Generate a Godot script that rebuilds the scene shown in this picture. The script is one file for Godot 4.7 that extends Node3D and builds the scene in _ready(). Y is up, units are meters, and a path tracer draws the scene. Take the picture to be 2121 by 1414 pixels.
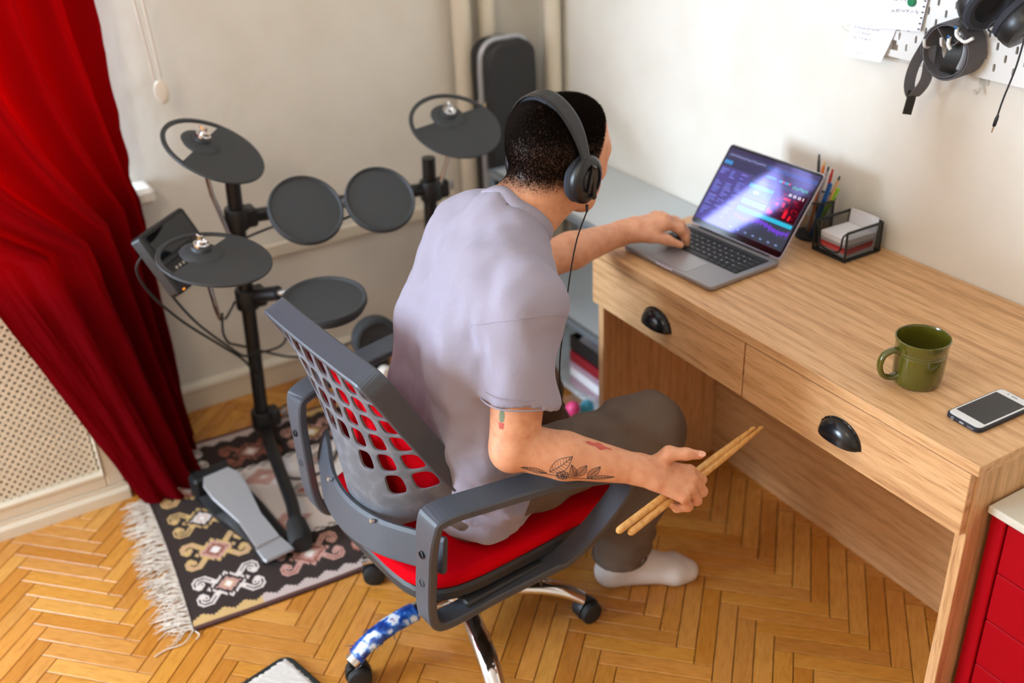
extends Node3D

# ---------------------------------------------------------------- helpers
const FLAT := 0xFFFFFFFF
var mats := {}
var taken := {}
var rng := RandomNumberGenerator.new()

func V(x: float, y: float, z: float) -> Vector3:
	return Vector3(x, y, z)

func col(r: int, g: int, b: int) -> Color:
	return Color(r / 255.0, g / 255.0, b / 255.0)

func mat(nm: String, c: Color, rough := 0.6, metal := 0.0, spec := 0.5) -> StandardMaterial3D:
	var m := StandardMaterial3D.new()
	m.resource_name = nm
	m.albedo_color = c
	m.roughness = rough
	m.metallic = metal
	m.metallic_specular = spec
	mats[nm] = m
	return m

func ntex(sd: int, freq: float, ramp: Array, w := 256, h := 256, octaves := 4, kind := FastNoiseLite.TYPE_SIMPLEX_SMOOTH) -> NoiseTexture2D:
	var n := FastNoiseLite.new()
	n.seed = sd
	n.noise_type = kind
	n.frequency = freq
	n.fractal_octaves = octaves
	var t := NoiseTexture2D.new()
	t.width = w
	t.height = h
	t.seamless = true
	t.noise = n
	if ramp.size() > 0:
		var g := Gradient.new()
		var offs := PackedFloat32Array()
		var cols := PackedColorArray()
		for i in ramp.size():
			offs.append(ramp[i][0])
			cols.append(ramp[i][1])
		g.offsets = offs
		g.colors = cols
		t.color_ramp = g
	return t

func tri(m: StandardMaterial3D, sc: Vector3, world := false, sharp := 8.0) -> void:
	m.uv1_triplanar = true
	m.uv1_world_triplanar = world
	m.uv1_scale = sc
	m.uv1_triplanar_sharpness = sharp

func relief(m: StandardMaterial3D, t: Texture2D, cm: float) -> void:
	m.heightmap_enabled = true
	m.heightmap_texture = t
	m.heightmap_scale = cm

func numbered(nm: String) -> String:
	if not taken.has(nm):
		taken[nm] = 0
		return nm
	taken[nm] += 1
	return "%s_%03d" % [nm, taken[nm]]

func tag(o: Node, label: String, category: String, group := "") -> void:
	o.set_meta("label", label)
	o.set_meta("category", category)
	if group:
		o.set_meta("group", group)

func thing(nm: String, label: String, category: String, at := Vector3.ZERO, group := "") -> Node3D:
	var o := Node3D.new()
	o.name = numbered(nm)
	o.position = at
	tag(o, label, category, group)
	add_child(o)
	return o

func struct_node(nm: String) -> Node3D:
	var o := Node3D.new()
	o.name = nm
	o.set_meta("kind", "structure")
	add_child(o)
	return o

func st() -> SurfaceTool:
	var s := SurfaceTool.new()
	s.begin(Mesh.PRIMITIVE_TRIANGLES)
	s.set_smooth_group(0)
	return s

func finish(s: SurfaceTool, tangents := false) -> ArrayMesh:
	s.generate_normals()
	if tangents:
		s.generate_tangents()
	return s.commit()

# a mesh as one named node; at top level when parent is null
func put(nm: String, mesh: Mesh, m: Material, parent: Node = null, xf := Transform3D()) -> MeshInstance3D:
	var o := MeshInstance3D.new()
	o.mesh = mesh
	o.material_override = m
	o.transform = xf
	if parent == null:
		o.name = numbered(nm)
		add_child(o)
	else:
		o.name = nm
		parent.add_child(o, true)
	return o

func obj(nm: String, s: SurfaceTool, m: Material, parent: Node = null, xf := Transform3D()) -> MeshInstance3D:
	return put(nm, finish(s), m, parent, xf)

func quad(s: SurfaceTool, a: Vector3, b: Vector3, c: Vector3, d: Vector3) -> void:
	for p in [a, b, c, a, c, d]:
		s.add_vertex(p)

# box with chamfered edges, centred on xf
func box(s: SurfaceTool, size: Vector3, xf := Transform3D(), bev := 0.002) -> void:
	s.set_smooth_group(FLAT)
	var h := size / 2.0
	var b: float = min(bev, min(h.x, min(h.y, h.z)) * 0.95)
	# for each corner sign and axis: vertex lying on the face of that axis
	var vt := func(sx: float, sy: float, sz: float, ax: int) -> Vector3:
		var p := Vector3(sx * (h.x - (0.0 if ax == 0 else b)), sy * (h.y - (0.0 if ax == 1 else b)), sz * (h.z - (0.0 if ax == 2 else b)))
		return xf * p
	for sg in [-1.0, 1.0]:
		_q(s, vt.call(sg, -1, -1, 0), vt.call(sg, 1, -1, 0), vt.call(sg, 1, 1, 0), vt.call(sg, -1, 1, 0), sg > 0)
		_q(s, vt.call(-1, sg, -1, 1), vt.call(1, sg, -1, 1), vt.call(1, sg, 1, 1), vt.call(-1, sg, 1, 1), sg < 0)
		_q(s, vt.call(-1, -1, sg, 2), vt.call(1, -1, sg, 2), vt.call(1, 1, sg, 2), vt.call(-1, 1, sg, 2), sg > 0)
	if b <= 0.0:
		return
	for p in [-1.0, 1.0]:
		for q in [-1.0, 1.0]:
			_q(s, vt.call(-1, p, q, 1), vt.call(1, p, q, 1), vt.call(1, p, q, 2), vt.call(-1, p, q, 2), p * q > 0)
			_q(s, vt.call(p, -1, q, 0), vt.call(p, 1, q, 0), vt.call(p, 1, q, 2), vt.call(p, -1, q, 2), p * q < 0)
			_q(s, vt.call(p, q, -1, 0), vt.call(p, q, 1, 0), vt.call(p, q, 1, 1), vt.call(p, q, -1, 1), p * q > 0)
			for r in [-1.0, 1.0]:
				var t0: Vector3 = vt.call(p, q, r, 0)
				var t1: Vector3 = vt.call(p, q, r, 1)
				var t2: Vector3 = vt.call(p, q, r, 2)
				if p * q * r > 0:
					s.add_vertex(t0); s.add_vertex(t2); s.add_vertex(t1)
				else:
					s.add_vertex(t0); s.add_vertex(t1); s.add_vertex(t2)

func _q(s: SurfaceTool, a: Vector3, b: Vector3, c: Vector3, d: Vector3, flip: bool) -> void:
	if flip:
		quad(s, d, c, b, a)
	else:
		quad(s, a, b, c, d)

func box_at(s: SurfaceTool, lo: Vector3, hi: Vector3, bev := 0.002) -> void:
	box(s, hi - lo, Transform3D(Basis(), (lo + hi) / 2.0), bev)

# basis whose y axis is the given direction
func basis_y(d: Vector3, hint := Vector3(0, 0, 1)) -> Basis:
	var y := d.normalized()
	var x := y.cross(hint)
	if x.length() < 0.01:
		x = y.cross(Vector3(1, 0, 0))
	x = x.normalized()
	return Basis(x, y, x.cross(y).normalized())

func frame_of(x: Vector3, y: Vector3) -> Basis:
	var a := x.normalized()
	var c := a.cross(y).normalized()
	return Basis(a, c.cross(a).normalized(), c)

func rads(r: Variant, i: int) -> float:
	return r[i] if r is Array or r is PackedFloat32Array else r

# round tube through points; radii a number or one per point
func tube(s: SurfaceTool, pts: Array, r: Variant, seg := 10, caps := true) -> void:
	s.set_smooth_group(1)
	var n := pts.size()
	var up := Vector3(0, 1, 0)
	var rings := []
	var prev := Vector3.ZERO
	for i in n:
		var d: Vector3 = (pts[min(i + 1, n - 1)] - pts[max(i - 1, 0)]).normalized()
		if i == 0:
			up = d.cross(Vector3(0, 1, 0) if absf(d.y) < 0.9 else Vector3(1, 0, 0)).normalized()
		else:
			up = (up - d * up.dot(d)).normalized()
		var w := d.cross(up)
		var ring := []
		for k in seg:
			var a := TAU * k / seg
			ring.append(pts[i] + (up * cos(a) + w * sin(a)) * rads(r, i))
		rings.append(ring)
		prev = d
	for i in n - 1:
		for k in seg:
			var k2 := (k + 1) % seg
			quad(s, rings[i][k], rings[i][k2], rings[i + 1][k2], rings[i + 1][k])
	if caps:
		s.set_smooth_group(2)
		for k in seg:
			var k2 := (k + 1) % seg
			s.add_vertex(pts[0]); s.add_vertex(rings[0][k2]); s.add_vertex(rings[0][k])
			s.add_vertex(pts[n - 1]); s.add_vertex(rings[n - 1][k]); s.add_vertex(rings[n - 1][k2])

func spline(p: Array, per := 8, closed := false) -> Array:
	var out := []
	var n := p.size()
	var last := n if closed else n - 1
	for i in last:
		var a: Vector3 = p[(i - 1 + n) % n] if closed or i > 0 else p[0] * 2.0 - p[1]
		var b: Vector3 = p[i]
		var c: Vector3 = p[(i + 1) % n]
		var d: Vector3 = p[(i + 2) % n] if closed or i + 2 < n else c * 2.0 - b
		for k in per:
			var t := float(k) / per
			out.append(b.cubic_interpolate(c, a, d, t))
	if not closed:
		out.append(p[n - 1])
	return out

# profile of (radius, height) turned about y; sharp corners stay sharp
func lathe(s: SurfaceTool, prof: Array, seg := 32, xf := Transform3D(), sx := 1.0, sz := 1.0) -> void:
	var grp := 10
	for i in prof.size() - 1:
		if i > 0:
			var d0: Vector2 = (prof[i] - prof[i - 1]).normalized()
			var d1: Vector2 = (prof[i + 1] - prof[i]).normalized()
			if d0.dot(d1) < 0.75:
				grp += 1
		s.set_smooth_group(grp)
		var p: Vector2 = prof[i]
		var q: Vector2 = prof[i + 1]
		for k in seg:
			var a := TAU * k / seg
			var b := TAU * (k + 1) / seg
			var A := xf * Vector3(cos(a) * p.x * sx, p.y, sin(a) * p.x * sz)
			var B := xf * Vector3(cos(b) * p.x * sx, p.y, sin(b) * p.x * sz)
			var C := xf * Vector3(cos(b) * q.x * sx, q.y, sin(b) * q.x * sz)
			var D := xf * Vector3(cos(a) * q.x * sx, q.y, sin(a) * q.x * sz)
			if p.x > 1e-6:
				s.add_vertex(A); s.add_vertex(B); s.add_vertex(C)
			if q.x > 1e-6:
				s.add_vertex(A); s.add_vertex(C); s.add_vertex(D)

# surface from a callable f(u, v) -> Vector3 over the unit square
func grid(s: SurfaceTool, f: Callable, nu: int, nv: int, uv := false, grp := 3) -> void:
	s.set_smooth_group(grp)
	var pts := []
	for j in nv + 1:
		var row := []
		for i in nu + 1:
			row.append(f.call(float(i) / nu, float(j) / nv))
		pts.append(row)
	for j in nv:
		for i in nu:
			for c in [[0, 0], [1, 0], [1, 1], [0, 0], [1, 1], [0, 1]]:
				if uv:
					s.set_uv(Vector2(float(i + c[0]) / nu, float(j + c[1]) / nv))
				s.add_vertex(pts[j + c[1]][i + c[0]])

# polygon in xy pushed along z from -d/2 to d/2, edges chamfered by bev
func prism(s: SurfaceTool, poly: PackedVector2Array, d: float, xf := Transform3D(), bev := 0.001, smooth_side := false) -> void:
	var inner := poly
	if bev > 0.0:
		var off := Geometry2D.offset_polygon(poly, -bev)
		if off.size() > 0 and off[0].size() == poly.size():
			# keep corner order by nearest point
			inner = PackedVector2Array()
			for p in poly:
				var best: Vector2 = off[0][0]
				for q in off[0]:
					if q.distance_squared_to(p) < best.distance_squared_to(p):
						best = q
				inner.append(best)
		else:
			inner = PackedVector2Array()
			var c := Vector2.ZERO
			for p in poly:
				c += p / poly.size()
			for p in poly:
				inner.append(p + (c - p).normalized() * bev)
	var h := d / 2.0
	var tr := Geometry2D.triangulate_polygon(poly)
	s.set_smooth_group(FLAT)
	for k in tr.size() / 3:
		for z in [-1, 1]:
			for e in ([0, 1, 2] if z > 0 else [2, 1, 0]):
				var p: Vector2 = inner[tr[k * 3 + e]]
				s.add_vertex(xf * Vector3(p.x, p.y, h * z))
	var n := poly.size()
	for i in n:
		var j := (i + 1) % n
		var a := poly[i]
		var b := poly[j]
		s.set_smooth_group(7 if smooth_side else FLAT)
		quad(s, xf * V(a.x, a.y, -h + bev), xf * V(b.x, b.y, -h + bev), xf * V(b.x, b.y, h - bev), xf * V(a.x, a.y, h - bev))
		if bev > 0.0:
			s.set_smooth_group(8 if smooth_side else FLAT)
			for z in [-1.0, 1.0]:
				quad(s, xf * V(a.x, a.y, (h - bev) * z), xf * V(b.x, b.y, (h - bev) * z), xf * V(inner[j].x, inner[j].y, h * z), xf * V(inner[i].x, inner[i].y, h * z))

func round_rect(w: float, h: float, r: float, seg := 5) -> PackedVector2Array:
	var p := PackedVector2Array()
	for c in [[1, 1, 0.0], [-1, 1, 0.25], [-1, -1, 0.5], [1, -1, 0.75]]:
		for k in seg + 1:
			var a: float = TAU * (c[2] + 0.25 * k / seg)
			p.append(Vector2(c[0] * (w / 2 - r) + cos(a) * r, c[1] * (h / 2 - r) + sin(a) * r))
	return p

# closed cross-section (2d) carried along a path; side[i] is the direction of the section's x axis
func sweep(s: SurfaceTool, pts: Array, sides: Array, prof: PackedVector2Array, scales: Array = [], caps := true, grp := 4) -> void:
	var n := pts.size()
	var m := prof.size()
	var rings := []
	for i in n:
		var d: Vector3 = (pts[min(i + 1, n - 1)] - pts[max(i - 1, 0)]).normalized()
		var x: Vector3 = sides[i] if i < sides.size() else sides[sides.size() - 1]
		x = (x - d * x.dot(d)).normalized()
		var y := d.cross(x)
		var k: Vector2 = scales[i] if scales.size() > 0 else Vector2.ONE
		var ring := []
		for q in prof:
			ring.append(pts[i] + x * q.x * k.x + y * q.y * k.y)
		rings.append(ring)
	s.set_smooth_group(grp)
	for i in n - 1:
		for k in m:
			var k2 := (k + 1) % m
			quad(s, rings[i][k], rings[i][k2], rings[i + 1][k2], rings[i + 1][k])
	if caps:
		s.set_smooth_group(FLAT)
		for e in [0, n - 1]:
			var c := Vector3.ZERO
			for q in rings[e]:
				c += q / m
			for k in m:
				s.add_vertex(c)
				s.add_vertex(rings[e][(k + 1) % m] if e == 0 else rings[e][k])
				s.add_vertex(rings[e][k] if e == 0 else rings[e][(k + 1) % m])

# ---------------------------------------------------------------- smooth bodies from tapered bones
# bones: array of [a, b, ra, rb]; extra(p, d) may reshape the field; returns positions and indices
func nets(bones: Array, lo: Vector3, hi: Vector3, cell: float, k: float, extra: Variant = null, reach := 0.02) -> Array:
	var nb := bones.size()
	var nx := int(ceil((hi.x - lo.x) / cell)) + 1
	var ny := int(ceil((hi.y - lo.y) / cell)) + 1
	var nz := int(ceil((hi.z - lo.z) / cell)) + 1
	var B := 6
	var f := PackedFloat32Array()
	f.resize(nx * ny * nz)
	f.fill(1.0)
	var diag := cell * B * 0.5 * 1.7321
	var A := []
	var D := []
	for i in nb:
		A.append(bones[i][0])
		D.append(bones[i][1] - bones[i][0])
	var has: bool = extra != null
	var active := []
	for bz in range(0, nz, B):
		for by in range(0, ny, B):
			for bx in range(0, nx, B):
				var c := lo + V(bx + B * 0.5 - 0.5, by + B * 0.5 - 0.5, bz + B * 0.5 - 0.5) * cell
				var ds := []
				var dm := 1e9
				for i in nb:
					var w: Vector3 = c - A[i]
					var dd: Vector3 = D[i]
					var t := clampf(w.dot(dd) / maxf(dd.length_squared(), 1e-9), 0.0, 1.0)
					var d: float = (w - dd * t).length() - lerpf(bones[i][2], bones[i][3], t)
					ds.append(d)
					dm = minf(dm, d)
				var x1: int = min(bx + B, nx)
				var y1: int = min(by + B, ny)
				var z1: int = min(bz + B, nz)
				if absf(dm) > diag + k + reach and not (dm < 0.0 and has and dm > -0.2):
					if dm < 0.0:
						for z in range(bz, z1):
							for y in range(by, y1):
								for x in range(bx, x1):
									f[(z * ny + y) * nx + x] = -1.0
					continue
				active.append(Vector3i(bx, by, bz))
				var near := []
				for i in nb:
					if ds[i] < dm + 2.0 * diag + k:
						near.append([A[i], D[i], 1.0 / maxf(D[i].length_squared(), 1e-9), bones[i][2], bones[i][3] - bones[i][2]])
				for z in range(bz, z1):
					for y in range(by, y1):
						var at := (z * ny + y) * nx
						for x in range(bx, x1):
							var p := lo + V(x, y, z) * cell
							var r := 1e3
							for q in near:
								var w: Vector3 = p - q[0]
								var t := clampf(w.dot(q[1]) * q[2], 0.0, 1.0)
								var d: float = (w - q[1] * t).length() - q[3] - q[4] * t
								var h := k - absf(r - d)
								r = minf(r, d)
								if h > 0.0:
									r -= h * h / (4.0 * k)
							if has:
								r = extra.call(p, r)
							f[at + x] = r
	var ids := {}
	var pos := PackedVector3Array()
	var idx := PackedInt32Array()
	var ox := [0, 1, 0, 1, 0, 1, 0, 1]
	var oy := [0, 0, 1, 1, 0, 0, 1, 1]
	var oz := [0, 0, 0, 0, 1, 1, 1, 1]
	var sx := nx
	var sz := nx * ny
	var offs := [0, 1, sx, sx + 1, sz, sz + 1, sz + sx, sz + sx + 1]
	var edges := [[0, 1], [2, 3], [4, 5], [6, 7], [0, 2], [1, 3], [4, 6], [5, 7], [0, 4], [1, 5], [2, 6], [3, 7]]
	var cells := []
	for a in active:
		for z in range(max(a.z - 1, 0), min(a.z + B, nz - 1)):
			for y in range(max(a.y - 1, 0), min(a.y + B, ny - 1)):
				for x in range(max(a.x - 1, 0), min(a.x + B, nx - 1)):
					var at := (z * ny + y) * nx + x
					var m := 0
					for q in 8:
						if f[at + offs[q]] < 0.0:
							m += 1
					if m == 0 or m == 8 or ids.has(at):
						continue
					var sum := Vector3.ZERO
					var cnt := 0
					for e in edges:
						var fa := f[at + offs[e[0]]]
						var fb := f[at + offs[e[1]]]
						if (fa < 0.0) != (fb < 0.0):
							var t := fa / (fa - fb)
							var pa := V(ox[e[0]], oy[e[0]], oz[e[0]])
							var pb := V(ox[e[1]], oy[e[1]], oz[e[1]])
							sum += pa.lerp(pb, t)
							cnt += 1
					ids[at] = pos.size()
					pos.append(lo + (V(x, y, z) + sum / cnt) * cell)
					cells.append(at)
	for at in cells:
		var v0: int = ids[at]
		var s0 := f[at] < 0.0
		# three edges leaving this cell's low corner
		for e in 3:
			var step: int = [1, sx, sz][e]
			if (f[at + step] < 0.0) == s0:
				continue
			var u: int = [sx, sz, 1][e]
			var w: int = [sz, 1, sx][e]
			if not (ids.has(at - u) and ids.has(at - w) and ids.has(at - u - w)):
				continue
			var a1: int = ids[at - u]
			var a2: int = ids[at - u - w]
			var a3: int = ids[at - w]
			if s0:
				idx.append_array(PackedInt32Array([v0, a2, a1, v0, a3, a2]))
			else:
				idx.append_array(PackedInt32Array([v0, a1, a2, v0, a2, a3]))
	return [pos, idx]

# the field of a bone set at one point
func bone_field(bones: Array, p: Vector3, k: float) -> float:
	var r := 1e3
	for q in bones:
		var dd: Vector3 = q[1] - q[0]
		var w: Vector3 = p - q[0]
		var t := clampf(w.dot(dd) / maxf(dd.length_squared(), 1e-9), 0.0, 1.0)
		var d: float = (w - dd * t).length() - lerpf(q[2], q[3], t)
		var h := k - absf(r - d)
		r = minf(r, d)
		if h > 0.0:
			r -= h * h / (4.0 * k)
	return r

func nets_mesh(parts: Array) -> ArrayMesh:
	var pos := PackedVector3Array()
	var idx := PackedInt32Array()
	var cols := PackedColorArray()
	for p in parts:
		var base := pos.size()
		pos.append_array(p[0])
		for i in p[1]:
			idx.append(i + base)
		if p.size() > 2:
			cols.append_array(p[2])
	var nrm := PackedVector3Array()
	nrm.resize(pos.size())
	for t in idx.size() / 3:
		var a := idx[t * 3]
		var b := idx[t * 3 + 1]
		var c := idx[t * 3 + 2]
		var n := (pos[c] - pos[a]).cross(pos[b] - pos[a])
		nrm[a] += n
		nrm[b] += n
		nrm[c] += n
	for i in nrm.size():
		nrm[i] = nrm[i].normalized()
	var arr := []
	arr.resize(Mesh.ARRAY_MAX)
	arr[Mesh.ARRAY_VERTEX] = pos
	arr[Mesh.ARRAY_NORMAL] = nrm
	arr[Mesh.ARRAY_INDEX] = idx
	if cols.size() == pos.size():
		arr[Mesh.ARRAY_COLOR] = cols
	var me := ArrayMesh.new()
	me.add_surface_from_arrays(Mesh.PRIMITIVE_TRIANGLES, arr)
	return me

func seg_d(p: Vector3, a: Vector3, b: Vector3) -> float:
	var ab := b - a
	return (p - a - ab * clampf((p - a).dot(ab) / ab.length_squared(), 0.0, 1.0)).length()

func smin(a: float, b: float, k: float) -> float:
	var h := maxf(k - absf(a - b), 0.0)
	return minf(a, b) - h * h / (4.0 * k)

func smax(a: float, b: float, k: float) -> float:
	return -smin(-a, -b, k)

# ---------------------------------------------------------------- the place
func _ready() -> void:
	rng.seed = 7
	view_and_light()
	make_materials()
	room()
	parquet()
	window_and_curtain()
	radiator_cover()
	kilim()
	desk()
	drum_kit()
	corner_things()
	office_chair()
	person()
	desk_things()
	pegboard_things()
	red_cabinet()
	ceiling_lamp()

func view_and_light() -> void:
	var cam := Camera3D.new()
	cam.name = "camera"
	var lens := CameraAttributesPhysical.new()
	lens.frustum_focal_length = 53.5
	lens.frustum_focus_distance = 1.95
	lens.exposure_aperture = 2.9
	cam.attributes = lens
	cam.position = V(0, 1.8, 0)
	cam.rotation_degrees = V(-28.9, -29.62, -2.69)
	cam.fov = 36.2
	cam.near = 0.05
	cam.far = 60.0
	add_child(cam)
	cam.current = true
	var e := Environment.new()
	e.background_mode = Environment.BG_COLOR
	e.background_color = Color(0.93, 0.96, 1.0)
	e.background_energy_multiplier = 5.0
	e.tonemap_mode = Environment.TONE_MAPPER_LINEAR
	e.tonemap_exposure = 0.48
	e.sdfgi_enabled = true
	e.ssao_enabled = true
	e.ssil_enabled = true
	var w := WorldEnvironment.new()
	w.name = "surroundings"
	w.environment = e
	add_child(w)
	# daylight standing in the two window openings: the wide one in the left wall, the curtained one in the far wall
	for d in [["window_daylight", V(-2.62, 1.42, -2.48), -90.0, Vector2(1.10, 1.20), 55.0], ["curtained_window_daylight", V(-0.64, 1.62, -3.34), 180.0, Vector2(2.2, 1.62), 24.0]]:
		var a := AreaLight3D.new()
		a.name = d[0]
		a.area_size = d[3]
		a.area_normalize_energy = true
		a.light_energy = d[4]
		a.light_color = Color(0.82, 0.91, 1.0)
		a.shadow_enabled = true
		a.position = d[1]
		a.rotation_degrees.y = d[2]
		add_child(a)

func ceiling_lamp() -> void:
	var c := V(-0.80, 2.42, -0.40)
	var t := thing("pendant_lamp", "round white pendant lamp hanging from the ceiling", "lamp", c)
	var s := st()
	lathe(s, [Vector2(0, 0.15), Vector2(0.05, 0.142), Vector2(0.106, 0.106), Vector2(0.142, 0.05), Vector2(0.15, 0), Vector2(0.142, -0.05), Vector2(0.106, -0.106), Vector2(0.05, -0.142), Vector2(0, -0.15)], 32)
	var m := mat("lamp_globe", col(250, 244, 232), 0.4)
	m.emission_enabled = true
	m.emission = col(255, 226, 186)
	m.emission_energy_multiplier = 2.0
	obj("lamp_globe", s, m, t)
	s = st()
	tube(s, [V(0, 0.15, 0), V(0, 0.33, 0)], 0.006, 8)
	lathe(s, [Vector2(0, 0.33), Vector2(0.05, 0.33), Vector2(0.055, 0.30), Vector2(0, 0.295)], 24)
	obj("cord", s, mats.white_paint, t)
	var l := OmniLight3D.new()
	l.name = "lamp_light"
	l.light_energy = 1.7
	l.light_color = Color(1.0, 0.92, 0.80)
	l.light_size = 0.15
	l.omni_range = 12.0
	l.omni_attenuation = 2.0
	l.shadow_enabled = true
	t.add_child(l)

func make_materials() -> void:
	var m := mat("wall_paint", Color.WHITE, 0.75)
	m.albedo_texture = ntex(3, 0.012, [[0.0, col(229, 222, 208)], [0.5, col(235, 229, 217)], [1.0, col(239, 233, 222)]], 512, 512)
	tri(m, Vector3.ONE * 0.55, true)
	relief(m, ntex(4, 0.05, [], 512, 512, 5), 0.12)
	m = mat("white_paint", col(238, 233, 222), 0.35)
	m = mat("ceiling_paint", col(240, 238, 232), 0.9)
	m = mat("cream_gloss", col(232, 221, 200), 0.3)
	m = mat("window_glass", Color(1, 1, 1, 0.04), 0.02)
	m.transparency = BaseMaterial3D.TRANSPARENCY_ALPHA
	# parquet: grain in the texture, tone in the vertex colours
	m = mat("parquet", Color.WHITE, 0.32)
	m.albedo_texture = ntex(11, 0.035, [[0.0, col(222, 204, 178)], [0.35, col(242, 233, 218)], [0.6, col(253, 248, 240)], [1.0, col(236, 222, 200)]], 512, 512, 5)
	m.vertex_color_use_as_albedo = true
	m.roughness_texture = ntex(12, 0.03, [[0.0, Color(0.75, 0.75, 0.75)], [1.0, Color.WHITE]], 256, 256)
	mat("joint_dirt", col(104, 70, 38), 0.9)
	# laminate oak, grain along z / along y / along x
	for g in [["oak_z", V(12, 12, 0.5)], ["oak_y", V(12, 0.5, 12)], ["oak_x", V(0.5, 12, 12)]]:
		m = mat(g[0], Color.WHITE, 0.42)
		var nt := ntex(21, 0.011, [[0.0, col(182, 133, 88)], [0.3, col(208, 159, 110)], [0.5, col(221, 173, 123)], [0.7, col(227, 181, 132)], [0.88, col(215, 165, 116)], [1.0, col(194, 144, 98)]], 512, 512, 5)
		nt.noise.domain_warp_enabled = true
		nt.noise.domain_warp_amplitude = 18.0
		nt.noise.domain_warp_frequency = 0.01
		m.albedo_texture = nt
		tri(m, g[1] * 0.5, true, 20.0)
		m.detail_enabled = true
		m.detail_blend_mode = BaseMaterial3D.BLEND_MODE_MUL
		m.detail_uv_layer = BaseMaterial3D.DETAIL_UV_1
		var fine := ntex(22, 0.09, [[0.0, Color(0.72, 0.65, 0.58)], [0.28, Color(0.93, 0.91, 0.88)], [0.42, Color(1, 1, 1)], [1.0, Color.WHITE]], 512, 512, 3)
		m.detail_albedo = fine
	m = mat("curtain_cloth", col(134, 3, 18), 0.85)
	m.backlight_enabled = true
	m.backlight = Color(0.95, 0.03, 0.10)
	m.metallic_specular = 0.15
	var weave := ntex(31, 0.3, [[0.0, Color(0.78, 0.74, 0.74)], [1.0, Color.WHITE]], 256, 256, 2)
	m.albedo_texture = weave
	tri(m, V(14, 14, 14))
	# drum kit
	m = mat("drum_rubber", col(58, 61, 63), 0.62)
	m.albedo_texture = ntex(41, 0.25, [[0.0, Color(0.85, 0.85, 0.86)], [1.0, Color.WHITE]], 256, 256, 3)
	tri(m, V(6, 6, 6))
	relief(m, ntex(42, 0.3, [], 256, 256, 2), 0.03)
	mat("rack_black", col(24, 24, 25), 0.34)
	mat("plastic_black", col(27, 28, 30), 0.42)
	mat("cable_black", col(34, 33, 32), 0.5)
	mat("rubber_foot", col(30, 30, 31), 0.7)
	m = mat("chrome", col(224, 224, 226), 0.08, 1.0)
	m = mat("steel_satin", col(196, 197, 200), 0.34, 0.9)
	m = mat("silver_paint", col(196, 198, 202), 0.38, 0.45)
	m.albedo_texture = ntex(43, 0.2, [[0.0, Color(0.86, 0.86, 0.87)], [1.0, Color.WHITE]], 256, 256, 3)
	tri(m, V(4, 4, 4))
	mat("button_pale", col(206, 204, 190), 0.5)
	m = mat("led_amber", col(255, 170, 40), 0.4)
	m.emission_enabled = true
	m.emission = col(255, 150, 30)
	m.emission_energy_multiplier = 2.0
	# chair
	m = mat("chair_plastic", col(70, 75, 84), 0.4)
	relief(m, ntex(51, 0.4, [], 256, 256, 2), 0.008)
	tri(m, V(9, 9, 9))
	m = mat("chair_plastic_dusty", Color.WHITE, 0.5)
	m.albedo_texture = ntex(52, 0.02, [[0.0, col(92, 97, 105)], [0.5, col(101, 106, 114)], [0.75, col(114, 118, 126)], [1.0, col(124, 128, 135)]], 512, 512, 5)
	tri(m, V(2.2, 2.2, 2.2))
	m = mat("chair_dark", col(46, 47, 50), 0.45)
	m = mat("red_mesh", col(218, 2, 22), 0.8, 0.0, 0.15)
	m.albedo_texture = ntex(53, 0.35, [[0.0, Color(0.74, 0.7, 0.7)], [0.5, Color.WHITE], [1.0, Color.WHITE]], 256, 256, 1)
	tri(m, V(11, 11, 11))
	relief(m, ntex(53, 0.35, [], 256, 256, 1), 0.05)
	m = mat("blue_film", Color.WHITE, 0.22)
	m.albedo_texture = ntex(54, 0.02, [[0.0, col(12, 34, 92)], [0.42, col(24, 66, 150)], [0.55, col(58, 110, 196)], [0.66, col(214, 224, 240)], [0.8, col(236, 240, 246)], [1.0, col(90, 70, 130)]], 256, 256, 4)
	tri(m, V(4, 4, 4))
	# person
	m = mat("skin", col(226, 166, 128), 0.5)
	m.albedo_texture = ntex(61, 0.03, [[0.0, Color(0.93, 0.86, 0.84)], [0.5, Color(0.98, 0.95, 0.94)], [1.0, Color.WHITE]], 256, 256, 4)
	tri(m, V(5, 5, 5))
	m.subsurf_scatter_enabled = true
	m.subsurf_scatter_strength = 0.12
	m.vertex_color_use_as_albedo = true
	m = mat("shirt_cotton", col(168, 162, 178), 0.9)
	m.albedo_texture = ntex(62, 0.35, [[0.0, Color(0.86, 0.85, 0.86)], [1.0, Color.WHITE]], 256, 256, 3)
	tri(m, V(9, 9, 9))
	relief(m, ntex(63, 0.3, [], 256, 256, 2), 0.03)
	m.rim_enabled = true
	m.rim = 0.35
	m = mat("trouser_cloth", col(116, 100, 88), 0.85)
	m.albedo_texture = ntex(64, 0.3, [[0.0, Color(0.84, 0.83, 0.83)], [1.0, Color.WHITE]], 256, 256, 3)
	tri(m, V(9, 9, 9))
	m = mat("sock_cotton", col(244, 236, 234), 0.95)
	m.albedo_texture = ntex(65, 0.4, [[0.0, Color(0.86, 0.86, 0.86)], [1.0, Color.WHITE]], 256, 256, 2)
	tri(m, V(10, 10, 10))
	relief(m, ntex(65, 0.4, [], 256, 256, 2), 0.06)
	m = mat("hair_dark", col(30, 22, 18), 0.95, 0.0, 0.12)
	mat("tattoo_ink", col(62, 56, 58), 0.6)
	mat("tattoo_red", col(196, 84, 72), 0.6)
	mat("tattoo_green", col(118, 128, 98), 0.6)
	mat("nail", col(236, 176, 152), 0.3)
	mat("eye_white", col(232, 228, 222), 0.15)
	mat("eye_dark", col(34, 24, 18), 0.1)
	mat("lips", col(190, 112, 96), 0.5)
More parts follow.
